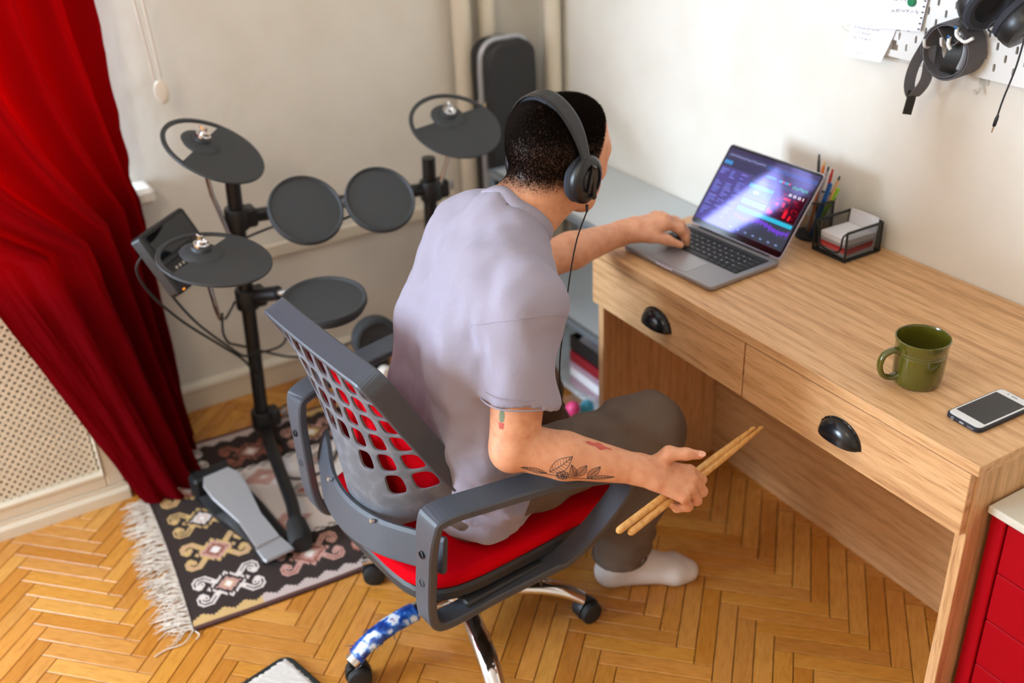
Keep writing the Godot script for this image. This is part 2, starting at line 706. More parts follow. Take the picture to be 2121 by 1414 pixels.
	# headphones, sticks
	mat("phones_black", col(26, 26, 28), 0.36)
	mat("phones_soft", col(44, 47, 56), 0.85)
	m = mat("stick_wood", Color.WHITE, 0.38)
	m.albedo_texture = ntex(71, 0.03, [[0.0, col(196, 138, 74)], [0.5, col(222, 168, 98)], [1.0, col(232, 184, 118)]], 256, 256, 4)
	tri(m, V(6, 1.2, 6))
	# desk things
	mat("aluminium_grey", col(150, 148, 150), 0.34, 0.55)
	mat("aluminium_edge", col(176, 170, 182), 0.25, 0.7)
	mat("key_black", col(30, 31, 34), 0.5)
	mat("key_print", col(188, 190, 196), 0.6)
	mat("trackpad", col(158, 155, 157), 0.28, 0.4)
	mat("bezel", col(10, 10, 12), 0.08)
	mat("wire_black", col(18, 22, 21), 0.45)
	mat("paper_white", col(236, 234, 238), 0.85)
	mat("paper_grey", col(176, 172, 178), 0.85)
	mat("paper_pink", col(226, 96, 96), 0.85)
	mat("paper_red", col(190, 52, 52), 0.85)
	m = mat("mug_glaze", col(84, 80, 22), 0.12)
	m.clearcoat_enabled = true
	m.clearcoat = 0.6
	m.clearcoat_roughness = 0.06
	mat("coffee", col(22, 14, 8), 0.05)
	mat("phone_case", col(24, 28, 40), 0.5)
	mat("phone_white", col(228, 228, 228), 0.2)
	mat("phone_screen", col(14, 13, 15), 0.03)
	mat("pencil_wood", col(226, 178, 120), 0.6)
	mat("pencil_blue", col(26, 96, 176), 0.4)
	mat("pencil_green", col(150, 206, 44), 0.4)
	mat("pencil_orange", col(226, 118, 40), 0.45)
	mat("pencil_red", col(200, 44, 48), 0.45)
	mat("graphite", col(40, 40, 42), 0.4)
	mat("pull_black", col(20, 21, 24), 0.22)
	# wall board
	m = mat("peg_white", col(236, 234, 230), 0.4)
	mat("strap_grey", col(94, 92, 95), 0.9)
	mat("strap_leather", col(20, 24, 24), 0.45)
	mat("magnet_green", col(10, 122, 74), 0.35)
	mat("pen_ink", col(96, 92, 104), 0.8)
	mat("hook_clear", Color(0.9, 0.9, 0.86, 0.45), 0.1).transparency = BaseMaterial3D.TRANSPARENCY_ALPHA
	mat("rivet_blue", col(34, 92, 140), 0.3, 0.5)
	# corner
	m = mat("case_black", col(36, 36, 37), 0.6)
	relief(m, ntex(81, 0.3, [], 256, 256, 3), 0.04)
	tri(m, V(8, 8, 8))
	mat("shelf_grey", col(196, 202, 204), 0.3)
	mat("shelf_metal", col(150, 160, 168), 0.3, 0.6)
	mat("brass_dull", col(196, 178, 150), 0.25, 0.8)
	mat("book_red", col(140, 20, 34), 0.5)
	mat("book_mauve", col(170, 140, 152), 0.6)
	m = mat("jar_glass", Color(0.9, 0.95, 0.95, 0.12), 0.05)
	m.transparency = BaseMaterial3D.TRANSPARENCY_ALPHA
	mat("egg_yellow", col(236, 214, 20), 0.4)
	mat("egg_pink", col(236, 70, 130), 0.4)
	mat("egg_blue", col(70, 176, 206), 0.4)
	m = mat("cabinet_red", col(164, 2, 18), 0.5, 0.0, 0.22)
	mat("cabinet_lid", col(214, 208, 192), 0.4)
	mat("mat_white", col(214, 208, 200), 0.98)
	mat("mat_border", col(28, 34, 32), 0.9)
	mat("fringe", col(226, 214, 200), 0.95)

func slab(nm: String, lo: Vector3, hi: Vector3, m: Material, parent: Node) -> MeshInstance3D:
	var s := st()
	box_at(s, lo, hi, 0.0)
	return obj(nm, s, m, parent)

func room() -> void:
	var p: Material = mats.wall_paint
	# far wall with the window opening
	var w := struct_node("wall_far")
	slab("masonry", V(-2.7, 0, -3.40), V(-1.75, 2.75, -3.05), p, w)
	slab("masonry", V(0.47, 0, -3.40), V(2.2, 2.75, -3.05), p, w)
	slab("masonry", V(-1.75, 0, -3.40), V(0.47, 0.78, -3.05), p, w)
	slab("masonry", V(-1.75, 2.43, -3.40), V(0.47, 2.75, -3.05), p, w)
	w = struct_node("wall_right")
	slab("masonry", V(1.895, 0, -3.05), V(2.2, 2.75, 2.0), p, w)
	w = struct_node("wall_left")
	slab("masonry", V(-2.7, 0, -3.05), V(-2.4, 2.75, -2.98), p, w)
	slab("masonry", V(-2.7, 0, -1.95), V(-2.4, 2.75, 2.0), p, w)
	slab("masonry", V(-2.7, 0, -2.98), V(-2.4, 0.82, -1.95), p, w)
	slab("masonry", V(-2.7, 2.02, -2.98), V(-2.4, 2.75, -1.95), p, w)
	w = struct_node("wall_back")
	slab("masonry", V(-2.7, 0, 2.0), V(2.2, 2.75, 2.2), p, w)
	w = struct_node("ceiling")
	slab("plaster", V(-2.7, 2.75, -3.4), V(2.2, 2.95, 2.2), mats.ceiling_paint, w)
	# skirting: a board with a rounded top moulding
	var s := st()
	var prof := PackedVector2Array([Vector2(0, 0), Vector2(0.018, 0), Vector2(0.018, 0.066), Vector2(0.023, 0.07), Vector2(0.0235, 0.078), Vector2(0.02, 0.086), Vector2(0.012, 0.092), Vector2(0, 0.095)])
	sweep(s, [V(1.895, 0, -3.05), V(0.30, 0, -3.05)], [V(0, 0, 1)], prof, [], true, FLAT)
	var o := obj("baseboard_far", s, mats.cream_gloss)
	o.set_meta("kind", "structure")
	s = st()
	sweep(s, [V(1.895, 0, 1.9), V(1.895, 0, -3.02)], [V(-1, 0, 0)], prof, [], true, FLAT)
	o = obj("baseboard_right", s, mats.cream_gloss)
	o.set_meta("kind", "structure")
	# rail along the far wall
	s = st()
	box_at(s, V(0.36, 0.452, -3.05), V(1.6, 0.498, -3.032), 0.005)
	o = obj("trim_1", s, mats.cream_gloss)
	o.set_meta("kind", "structure")
	window_frame("window_2", V(-2.53, 0, 0), true)
	# heating pipes in the corner
	for q in [[1.573, -2.995, 0.031, "thick cream heating pipe left of the guitar case", 0], [1.672, -3.005, 0.027, "thin cream heating pipe behind the guitar case", 1], [1.852, -2.90, 0.028, "cream heating pipe on the white wall right of the guitar case", 2]]:
		s = st()
		tube(s, [V(q[0], 0, q[1]), V(q[0], 2.75, q[1])], q[2], 20)
		var t := obj("heating_pipe", s, mats.cream_gloss)
		tag(t, q[3], "pipe", "heating pipes in the corner")

func window_frame(nm: String, at: Vector3, side: bool) -> void:
	var w := struct_node(nm)
	var lo: Vector2 = Vector2(-2.98, 0.82) if side else Vector2(-1.75, 0.80)
	var hi: Vector2 = Vector2(-1.95, 2.02) if side else Vector2(0.47, 2.43)
	var bar := func(a: Vector2, b: Vector2, d: float, name_: String) -> void:
		var s := st()
		var q0: Vector3
		var q1: Vector3
		if side:
			q0 = V(at.x - d / 2, a.y, a.x)
			q1 = V(at.x + d / 2, b.y, b.x)
		else:
			q0 = V(a.x, a.y, at.z - d / 2)
			q1 = V(b.x, b.y, at.z + d / 2)
		box_at(s, q0, q1, 0.004)
		obj(name_, s, mats.white_paint, w)
	bar.call(lo, Vector2(hi.x, lo.y + 0.06), 0.07, "frame_rail")
	bar.call(Vector2(lo.x, hi.y - 0.06), hi, 0.07, "frame_rail")
	bar.call(Vector2(lo.x, lo.y + 0.06), Vector2(lo.x + 0.06, hi.y - 0.06), 0.07, "frame_stile")
	bar.call(Vector2(hi.x - 0.06, lo.y + 0.06), Vector2(hi.x, hi.y - 0.06), 0.07, "frame_stile")
	var mid := (lo.x + hi.x) / 2
	bar.call(Vector2(mid - 0.045, lo.y + 0.06), Vector2(mid + 0.045, hi.y - 0.06), 0.06, "mullion")
	for k in 2:
		var x0: float = lo.x + 0.06 if k == 0 else mid + 0.045
		var x1: float = mid - 0.045 if k == 0 else hi.x - 0.06
		var s := st()
		s.set_smooth_group(FLAT)
		if side:
			quad(s, V(at.x, lo.y + 0.06, x0), V(at.x, lo.y + 0.06, x1), V(at.x, hi.y - 0.06, x1), V(at.x, hi.y - 0.06, x0))
		else:
			quad(s, V(x0, lo.y + 0.06, at.z), V(x1, lo.y + 0.06, at.z), V(x1, hi.y - 0.06, at.z), V(x0, hi.y - 0.06, at.z))
		obj("pane", s, mats.window_glass, w)

func cam_px(p: Vector3) -> Vector3:
	# where a point falls in the 2121 x 1414 frame, with its depth
	var b := Basis.from_euler(V(deg_to_rad(-28.9), deg_to_rad(-29.62), deg_to_rad(-2.69)))
	var v := b.transposed() * (p - V(0, 1.8, 0))
	return V(1060.5 + 2163.0 * v.x / -v.z, 707.0 - 2163.0 * v.y / -v.z, -v.z)

func plank_shape(s: SurfaceTool, L: float, W: float, c: Color, uo: Vector2, xf: Transform3D) -> void:
	# top face, chamfer and sides; u runs along the grain
	var g := 0.0011
	var b := 0.0009
	var x := L / 2 - g
	var z := W / 2 - g
	var lo := -0.012
	s.set_smooth_group(FLAT)
	var vtx := func(p: Vector3) -> void:
		s.set_color(c)
		s.set_uv(Vector2(uo.x + p.x * 0.7, uo.y + (p.z + p.y) * 7.0))
		s.add_vertex(xf * p)
	var q := func(a: Vector3, e: Vector3, f: Vector3, d: Vector3) -> void:
		for p in [a, e, f, a, f, d]:
			vtx.call(p)
	var t := [V(-x + b, 0, -z + b), V(x - b, 0, -z + b), V(x - b, 0, z - b), V(-x + b, 0, z - b)]
	var m := [V(-x, -b, -z), V(x, -b, -z), V(x, -b, z), V(-x, -b, z)]
	var d := [V(-x, lo, -z), V(x, lo, -z), V(x, lo, z), V(-x, lo, z)]
	q.call(t[0], t[1], t[2], t[3])
	for i in 4:
		var j := (i + 1) % 4
		q.call(m[i], m[j], t[j], t[i])
		q.call(d[i], d[j], m[j], m[i])

func parquet() -> void:
	var fl := struct_node("floor")
	slab("subfloor", V(-2.7, -0.2, -3.4), V(2.2, -0.0121, 2.2), mats.joint_dirt, fl)
	var L := 0.256
	var W := 0.0437
	var r2 := sqrt(2.0)
	var tones := []
	rng.seed = 21
	var base := [col(214, 152, 68), col(209, 146, 62), col(218, 158, 78), col(203, 138, 58), col(212, 148, 70), col(200, 138, 64), col(220, 163, 84), col(206, 145, 72), col(197, 132, 54), col(215, 151, 74), col(210, 150, 76), col(204, 141, 66)]
	var meshes := []
	for i in base.size():
		for j in 2:
			var c: Color = base[i].srgb_to_linear()
			tones.append(c)
			var s := st()
			plank_shape(s, L, W, c, Vector2(rng.randf(), rng.randf()), Transform3D())
			meshes.append(finish(s))
	var near := []
	var places := []
	for m in range(-9, 9):
		for k in range(-110, 60):
			for fam in 2:
				# (u, v) of the plank's middle; u runs right and towards the room, v left and towards it
				var u: float
				var v: float
				var turn: float
				if fam == 0:
					u = k * W + m * L + L / 2
					v = k * W - m * L + W / 2
					turn = -PI / 4
				else:
					u = k * W + L + m * L + W / 2
					v = (k + 1) * W - L - m * L + L / 2
					turn = -PI * 3 / 4
				var p := V(-0.062 + (u - v) / r2, 0, -2.255 + (u + v) / r2)
				if p.x < -2.3 or p.x > 1.85 or p.z < -3.2 or p.z > 1.9:
					continue
				if p.x < -0.9 or p.z > -0.6:
					if p.z < -3.0:
						continue
				var px := cam_px(p)
				var seen := px.z > 0.3 and px.x > -60 and px.x < 2180 and px.y > 100 and px.y < 1490 and p.z > -3.1 and p.x < 1.79
				# not those under the rug
				if p.x > 0.30 and p.x < 1.45 and p.z > -2.79 and p.z < -2.09:
					seen = false
				places.append([px.z if seen else 50.0 + px.z, p, turn, rng.randi() % meshes.size()])
	places.sort_custom(func(a, b): return a[0] < b[0])
	var rest := st()
	var n := 0
	for q in places:
		var xf := Transform3D(Basis(Vector3.UP, q[2]), q[1])
		if n < 300 and q[0] < 50.0:
			put("plank", meshes[q[3]], mats.parquet, fl, xf)
			n += 1
		else:
			plank_shape(rest, L, W, tones[q[3]], Vector2(q[1].x * 3.1, q[1].z * 2.3), xf)
	var o := obj("planks", rest, mats.parquet, fl)
	o.set_meta("kind", "stuff")

func window_and_curtain() -> void:
	window_frame("window_1", V(0, 0, -3.22), false)
	var s := st()
	box_at(s, V(-1.85, 0.768, -3.20), V(0.05, 0.80, -2.625), 0.006)
	box_at(s, V(0.05, 0.768, -3.20), V(0.32, 0.80, -2.82), 0.006)
	var o := obj("trim_2", s, mats.white_paint)
	o.set_meta("kind", "structure")
	s = st()
	box_at(s, V(0.445, 0.742, -3.05), V(0.535, 0.79, -2.95), 0.012)
	o = obj("sill_end_cap", s, mats.white_paint)
	tag(o, "white block at the end of the window sill beside the red curtain", "sill end")
	# rail above the frame
	s = st()
	tube(s, [V(-2.1, 2.56, -2.74), V(0.62, 2.56, -2.74)], 0.014, 12)
	lathe(s, [Vector2(0, 0.03), Vector2(0.02, 0.02), Vector2(0.026, 0.0), Vector2(0.02, -0.02), Vector2(0, -0.03)], 16, Transform3D(basis_y(V(1, 0, 0)), V(0.64, 2.56, -2.74)))
	for x in [-1.9, 0.5]:
		tube(s, [V(x, 2.56, -2.74), V(x, 2.58, -2.9), V(x, 2.58, -3.05)], 0.009, 8)
	o = obj("curtain_rod", s, mats.white_paint)
	tag(o, "white rod that carries the red curtain above the window", "rod")
	# the cloth: pleats that gather towards the hem, the left edge pulled aside below the sill
	var fold := FastNoiseLite.new()
	fold.seed = 5
	fold.frequency = 1.0
	var left := Curve.new()
	s = st()
	var f := func(u: float, v: float) -> Vector3:
		var y: float = 2.52 * (1.0 - v) + 0.016
		# left edge
		var xl: float
		if y > 0.80:
			xl = 0.005 - 0.72 * (1.0 - exp(-(y - 0.80) * 3.2))
		elif y > 0.02:
			xl = lerpf(0.262, 0.005, y / 0.80)
		else:
			xl = 0.262
		var xr := 0.468 + 0.012 * sin(y * 3.0)
		var zl := lerpf(-2.60, -2.70, smoothstep(1.4, 2.5, y))
		var zr := lerpf(-2.945, -2.78, smoothstep(1.5, 2.5, y))
		# run of the cloth from left edge (front) to right edge (by the wall)
		var bow := sin(u * PI) * 0.035
		var x := lerpf(xl, xr, pow(u, 0.92)) + bow * 0.8
		var z := lerpf(zl, zr, smoothstep(0.25, 1.0, u)) + bow
		var near_l := smoothstep(0.26, 0.46, u)
		var amp := lerpf(0.006, 0.050, near_l) * lerpf(0.75, 1.0, smoothstep(0.0, 0.9, y))
		var ph := pow(u, 1.25) * TAU * 6.0 + 0.5 * sin(y * 1.7 + u * 3.0) + fold.get_noise_2d(u * 3.0, y * 0.8) * 1.6
		var w := sin(ph) + 0.34 * sin(2.0 * ph + 0.9)
		# across the run: mostly towards the room
		var nrm := V(0.55, 0, 0.84)
		var p := V(x, y, z) + nrm * w * amp
		p += nrm * fold.get_noise_2d(u * 9.0 + 20.0, y * 2.2) * 0.012
		if y < 0.10:
			p += V(0.1, 0, 0.25) * (0.10 - y) * (0.3 + 0.3 * w)
		return p
	grid(s, f, 190, 110)
	o = obj("curtain", s, mats.curtain_cloth)
	tag(o, "deep red pleated curtain reaching the floor beside the window", "curtain")
	# looped blind cord with its weight
	var t := thing("blind_cord", "looped white blind cord with an oval cream weight on the beige wall", "cord", V(0.604, 1.057, -2.93))
	s = st()
	tube(s, spline([V(-0.012, 0.035, 0), V(-0.03, 0.5, -0.01), V(-0.04, 1.5, -0.03)], 8), 0.0032, 8)
	tube(s, spline([V(0.006, 0.035, 0), V(-0.006, 0.5, -0.01), V(-0.012, 1.5, -0.03)], 8), 0.0032, 8)
	obj("cord_loop", s, mats.fringe, t)
	s = st()
	lathe(s, [Vector2(0, 0.008), Vector2(0.017, 0.007), Vector2(0.021, 0.003), Vector2(0.021, -0.003), Vector2(0.017, -0.007), Vector2(0, -0.008)], 28, Transform3D(Basis(V(1, 0, 0), PI / 2).rotated(V(0, 1, 0), -0.75), V(0, 0, 0)), 1.0, 1.55)
	obj("weight", s, mats.cream_gloss, t)

func radiator_cover() -> void:
	var t := thing("radiator_cover", "cream radiator cover with a perforated panel under the window", "radiator cover", V(0, 0, -2.683))
	var m: Material = mats.cream_gloss
	var s := st()
	# frame pieces: stile, rails, plinth, end panel
	box_at(s, V(0.186, 0.052, -0.026), V(0.232, 0.752, 0.0), 0.004)
	obj("stile", s, m, t)
	s = st()
	box_at(s, V(-1.75, 0.052, -0.026), V(0.186, 0.092, 0.0), 0.004)
	obj("rail", s, m, t)
	s = st()
	box_at(s, V(-1.75, 0.70, -0.026), V(0.186, 0.752, 0.0), 0.004)
	obj("rail", s, m, t)
	s = st()
	sweep(s, [V(0.238, 0, 0), V(-1.75, 0, 0)], [V(0, 0, 1)], PackedVector2Array([Vector2(-0.026, 0.0), Vector2(0.012, 0.0), Vector2(0.012, 0.03), Vector2(0.004, 0.042), Vector2(0.004, 0.052), Vector2(-0.026, 0.052)]), [], true, FLAT)
	obj("plinth", s, m, t)
	s = st()
	sweep(s, [V(0.180, 0.70, -0.004), V(0.180, 0.098, -0.004), V(-1.7, 0.098, -0.004)], [V(0, 0, 1)], PackedVector2Array([Vector2(-0.012, -0.007), Vector2(0.008, -0.007), Vector2(0.008, 0.001), Vector2(0.001, 0.007), Vector2(-0.012, 0.007)]), [], true, FLAT)
	obj("bead", s, m, t)
	s = st()
	box_at(s, V(0.208, 0.0, -0.365), V(0.232, 0.752, -0.026), 0.003)
	obj("end_panel", s, m, t)
	# panel pierced with a staggered grid of crosses
	s = st()
	var pz := -0.012
	var th := 0.004
	var px := 0.0208
	var py := 0.0125
	var nrow := 49
	var r := 0.0056
	s.set_smooth_group(FLAT)
	for j in nrow:
		var y := 0.098 + py * (j + 0.5)
		var off := 0.0 if j % 2 == 0 else px / 2
		var n := 22
		for i in n + 1:
			var x := 0.172 - i * px - off
			var x0 := x - px / 2
			var x1 := x + px / 2
			var y0 := y - py / 2
			var y1 := y + py / 2
			var outer := [V(x1, y, pz), V(x1, y1, pz), V(x, y1, pz), V(x0, y1, pz), V(x0, y, pz), V(x0, y0, pz), V(x, y0, pz), V(x1, y0, pz)]
			var inner := []
			for q in 8:
				var a := TAU * q / 8
				var rr := r * (1.0 if q % 2 == 0 else 0.72)
				inner.append(V(x + cos(a) * rr, y + sin(a) * rr, pz))
			for q in 8:
				var w := (q + 1) % 8
				quad(s, outer[q], outer[w], inner[w], inner[q])
				quad(s, inner[q], inner[w], inner[w] - V(0, 0, th), inner[q] - V(0, 0, th))
	obj("perforated_panel", s, m, t)
	s = st()
	box_at(s, V(-1.75, 0.0, -0.34), V(0.2, 0.74, -0.30), 0.0)
	box_at(s, V(-1.75, 0.74, -0.34), V(0.2, 0.752, -0.027), 0.0)
	obj("back_board", s, mats.cream_gloss, t)
	# plain continuation of the panel out of view
	s = st()
	box_at(s, V(-1.75, 0.092, -0.016), V(0.172 - 22.6 * px, 0.70, -0.012), 0.0)
	obj("plain_panel", s, m, t)

# ---------------------------------------------------------------- kilim
func motif(im: Image, cx: int, cy: int, edge: Color, fill: Color, mid: Color, heart: Color) -> void:
	# stepped medallion with four hooked horns, drawn as weaving steps
	for j in range(-10, 11):
		for i in range(-14, 15):
			var d := absi(i) * 9 + absi(j) * 12
			var tooth := (absi(i) * 3 + absi(j) * 4) % 7 < 3
			var c: Variant = null
			if d < 34:
				c = heart
			elif d < 66:
				c = mid
			elif d < 92:
				c = fill
			elif d < 100 or (d < 126 and tooth):
				c = edge
			if c != null:
				im.set_pixel(cx + i, cy + j, c)
	# four ram's-horn hooks: a stem from the medallion that curls back on itself
	for layer in 2:
		for sx in [-1, 1]:
			for sy in [-1, 1]:
				for q in [[7, 4], [8, 5], [9, 6], [10, 7], [11, 8], [12, 9], [13, 9], [14, 9], [15, 9], [16, 9], [17, 8], [18, 7], [18, 6], [18, 5], [17, 4], [16, 3], [15, 4], [14, 5]]:
					if layer == 0:
						for a in range(-1, 2):
							for b in range(-1, 2):
								im.set_pixel(cx + sx * (q[0] + a), cy + sy * (q[1] + b), edge)
					elif q[0] > 8 and q[1] > 4:
						im.set_pixel(cx + sx * q[0], cy + sy * q[1], fill)
	for i in range(-2, 3):
		im.set_pixel(cx + i, cy, col(240, 232, 226))
		im.set_pixel(cx, cy + i, col(240, 232, 226))
		if absi(i) < 2:
			im.set_pixel(cx + i, cy + 1, col(240, 232, 226))
			im.set_pixel(cx + i, cy - 1, col(240, 232, 226))

func kilim() -> void:
	# woven picture, one texel to a weaving step: x along the rug, y across it
	var W := 255
	var H := 146
	var dark := col(48, 36, 32)
	var im := Image.create(W, H, false, Image.FORMAT_RGB8)
	im.fill(dark)
	var bone := col(226, 214, 206)
	var gold := col(206, 170, 112)
	var brick := col(150, 92, 76)
	var rose := col(196, 150, 138)
	var brown := col(92, 58, 50)
	# outer edges: brown selvedge then a serrated band
	for x in W:
		for side in 2:
			for y in 9:
				var yy: int = y if side == 0 else H - 1 - y
				var tooth := absi((x % 12) - 6) / 2
				var c := brown if y < 2 else (gold if (x / 40) % 3 == 0 else col(196, 178, 172))
				if y >= 8 - tooth and y >= 2:
					c = dark
				im.set_pixel(x, yy, c)
	# inner field
	im.fill_rect(Rect2i(52, 37, W - 52, H - 74), bone)
	for x in range(52, W):
		for y in 3:
			if (x / 3 + y) % 3 == 0:
				im.set_pixel(x, 37 + y, dark)
				im.set_pixel(x, H - 38 - y, dark)
	# rhombs in the field
	for k in 7:
		for row in 3:
			var cx := 72 + k * 40 + (row % 2) * 18
			var cy := 50 + row * 22
			var c: Color = rose if (k + row) % 2 == 0 else brown
			if cx > W - 18:
				continue
			for j in range(-8, 9):
				for i in range(-16, 17):
					var d := absi(i) * 9 + absi(j) * 17
					if (k + row) % 2 == 0:
						if d < 138:
							im.set_pixel(cx + i, cy + j, c)
						if d < 34:
							im.set_pixel(cx + i, cy + j, bone)
					elif d < 130 and (i / 2 + j) % 2 == 0 or d < 50:
						im.set_pixel(cx + i, cy + j, dark if d > 50 else brick)
	# border medallions along the near, far and fringed edges
	var kinds := [[bone, dark, rose, gold], [gold, rose, brick, bone], [gold, dark, bone, rose], [gold, brick, rose, bone], [bone, dark, brick, bone]]
	for k in 5:
		var q: Array = kinds[k]
		motif(im, 25, 123 - k * 27 + (2 if k == 4 else 0), q[0], q[1], q[2], q[3])
	for k in 4:
		var cx := 74 + k * 44
		if k % 2 == 0:
			motif(im, cx, 122, rose, brick, rose, bone)
			motif(im, cx, 23, brick, brown, rose, bone)
		else:
			motif(im, cx, 122, brick, rose, brick, bone)
			motif(im, cx, 23, rose, brown, gold, bone)
	im.resize(W * 3, H * 4, Image.INTERPOLATE_NEAREST)
	var tex := ImageTexture.create_from_image(im)
	var m := mat("kilim_weave", Color.WHITE, 0.95)
	m.albedo_texture = tex
	var rib := ntex(91, 0.3, [], 256, 256, 2)
	m.detail_enabled = false
	var t := thing("kilim_rug", "brown and cream kilim rug with hooked medallions and a white fringe", "rug", V(0.236, 0.0, -2.034))
	t.rotation.y = deg_to_rad(-2.6)
	var wave := FastNoiseLite.new()
	wave.seed = 8
	wave.frequency = 2.2
	var s := st()
	var f := func(u: float, v: float) -> Vector3:
		var x := u * 1.122
		var z := -0.812 * (1.0 - v)
		return V(x + 0.012 * sin(v * 3.0), 0.006 + 0.0035 * (wave.get_noise_2d(x, z) + 0.4), z + 0.006 * sin(u * 5.0))
	grid(s, f, 60, 40, true)
	obj("woven_field", s, m, t)
	# turned edge that gives the cloth its thickness
	s = st()
	for v in [0.0, 1.0]:
		var pts := []
		for i in 41:
			pts.append(f.call(i / 40.0, v) - V(0, 0.002, 0))
		tube(s, pts, 0.0034, 6)
	for u in [0.0, 1.0]:
		var pts := []
		for i in 25:
			pts.append(f.call(u, i / 24.0) - V(0, 0.002, 0))
		tube(s, pts, 0.0034, 6)
	obj("selvedge", s, mat("selvedge_yarn", col(74, 44, 40), 0.95), t)
	# fringe of twisted ends
	s = st()
	var r2 := RandomNumberGenerator.new()
	r2.seed = 17
	for i in 270:
		var v := (i + r2.randf()) / 270.0
		if v < 0.27:
			continue
		var a: Vector3 = f.call(0.0, v)
		var len_ := r2.randf_range(0.055, 0.098)
		var dz := r2.randf_range(-0.03, 0.05)
		var curl := r2.randf_range(-0.016, 0.016)
		tube(s, [a, a + V(-len_ * 0.35, r2.randf_range(0.0, 0.006), dz * 0.3), a + V(-len_ * 0.7, r2.randf_range(-0.003, 0.004), dz * 0.7 + curl), a + V(-len_, -0.004 + r2.randf_range(0, 0.004), dz)], [0.0017, 0.0019, 0.0017, 0.0007], 4, false)
	for w in [[V(0, 0.006, 0.0), V(-0.03, 0.005, 0.03), V(-0.07, 0.004, 0.028), V(-0.1, 0.003, 0.036)], [V(0.004, 0.005, 0.002), V(0.01, 0.004, 0.02), V(0.0, 0.003, 0.03)]]:
		tube(s, spline(w, 6), 0.0018, 5)
	var o := obj("fringe", s, mats.fringe, t)
	o.set_meta("kind", "stuff")

# ---------------------------------------------------------------- desk
func cup_pull(s: SurfaceTool, c: Vector3) -> void:
	# half-moon shell open below, standing off the drawer face towards -x
	var f := func(u: float, v: float) -> Vector3:
		var a := u * PI
		var r := pow(cos(v * PI / 2), 0.8)
		return c + V(-0.0015 - 0.024 * sin(v * PI / 2), -0.018 + 0.042 * sin(a) * r, cos(a) * 0.050 * r)
	grid(s, f, 28, 12)
	# flange lying on the face
	var pts := []
	for i in 29:
		var a := PI * i / 28
		pts.append(c + V(-0.001, -0.018 + 0.042 * sin(a), cos(a) * 0.050))
	tube(s, pts, 0.0027, 6)
	tube(s, [c + V(-0.001, -0.016, -0.050), c + V(-0.001, -0.018, 0), c + V(-0.001, -0.016, 0.050)], 0.002, 6)
	for i in 9:
		var a := PI * (0.15 + 0.7 * i / 8)
		box(s, V(0.002, 0.003, 0.006), Transform3D(Basis(V(1, 0, 0), a - PI / 2), c + V(-0.003, -0.018 + 0.0425 * sin(a), cos(a) * 0.0505)), 0.0006)

func desk() -> void:
	var t := thing("desk", "oak laminate desk with two drawers and black cup handles", "desk", V(1.6, 0, -1.387))
	var o := V(1.6, 0, -1.387)
	var part := func(nm: String, lo: Vector3, hi: Vector3, m: Material, bev := 0.0012) -> MeshInstance3D:
		var s := st()
		box_at(s, lo - o, hi - o, bev)
		return obj(nm, s, m, t)
	part.call("tabletop", V(1.342, 0.7385, -1.947), V(1.893, 0.76, -0.827), mats.oak_z)
	part.call("side_panel", V(1.362, 0.0, -1.943), V(1.87, 0.7385, -1.921), mats.oak_y)
	part.call("side_panel", V(1.362, 0.0, -0.861), V(1.87, 0.7385, -0.839), mats.oak_y)
	part.call("back_panel", V(1.756, 0.0, -1.921), V(1.772, 0.7385, -0.861), mats.oak_z)
	for d in [[-1.946, -1.3965], [-1.3917, -0.8425]]:
		var fr: MeshInstance3D = part.call("drawer", V(1.346, 0.604, d[0]), V(1.362, 0.734, d[1]), mats.oak_z)
		var s := st()
		box_at(s, V(1.3625, 0.62, maxf(d[0], -1.918)) - o, V(1.75, 0.63, minf(d[1], -0.865)) - o, 0.0)
		obj("drawer_bottom", s, mats.oak_x, fr)
		s = st()
		cup_pull(s, V(1.346, 0.668, -1.683 if d[0] < -1.9 else -1.121) - o)
		var h := obj("handle", s, mats.pull_black, fr)
		h.set_meta("label", "black half-moon cup handle")

# ---------------------------------------------------------------- things on the desk
func desk_things() -> void:
	laptop()
	memo_tray()
	pen_pot()
	mug()
	phone()

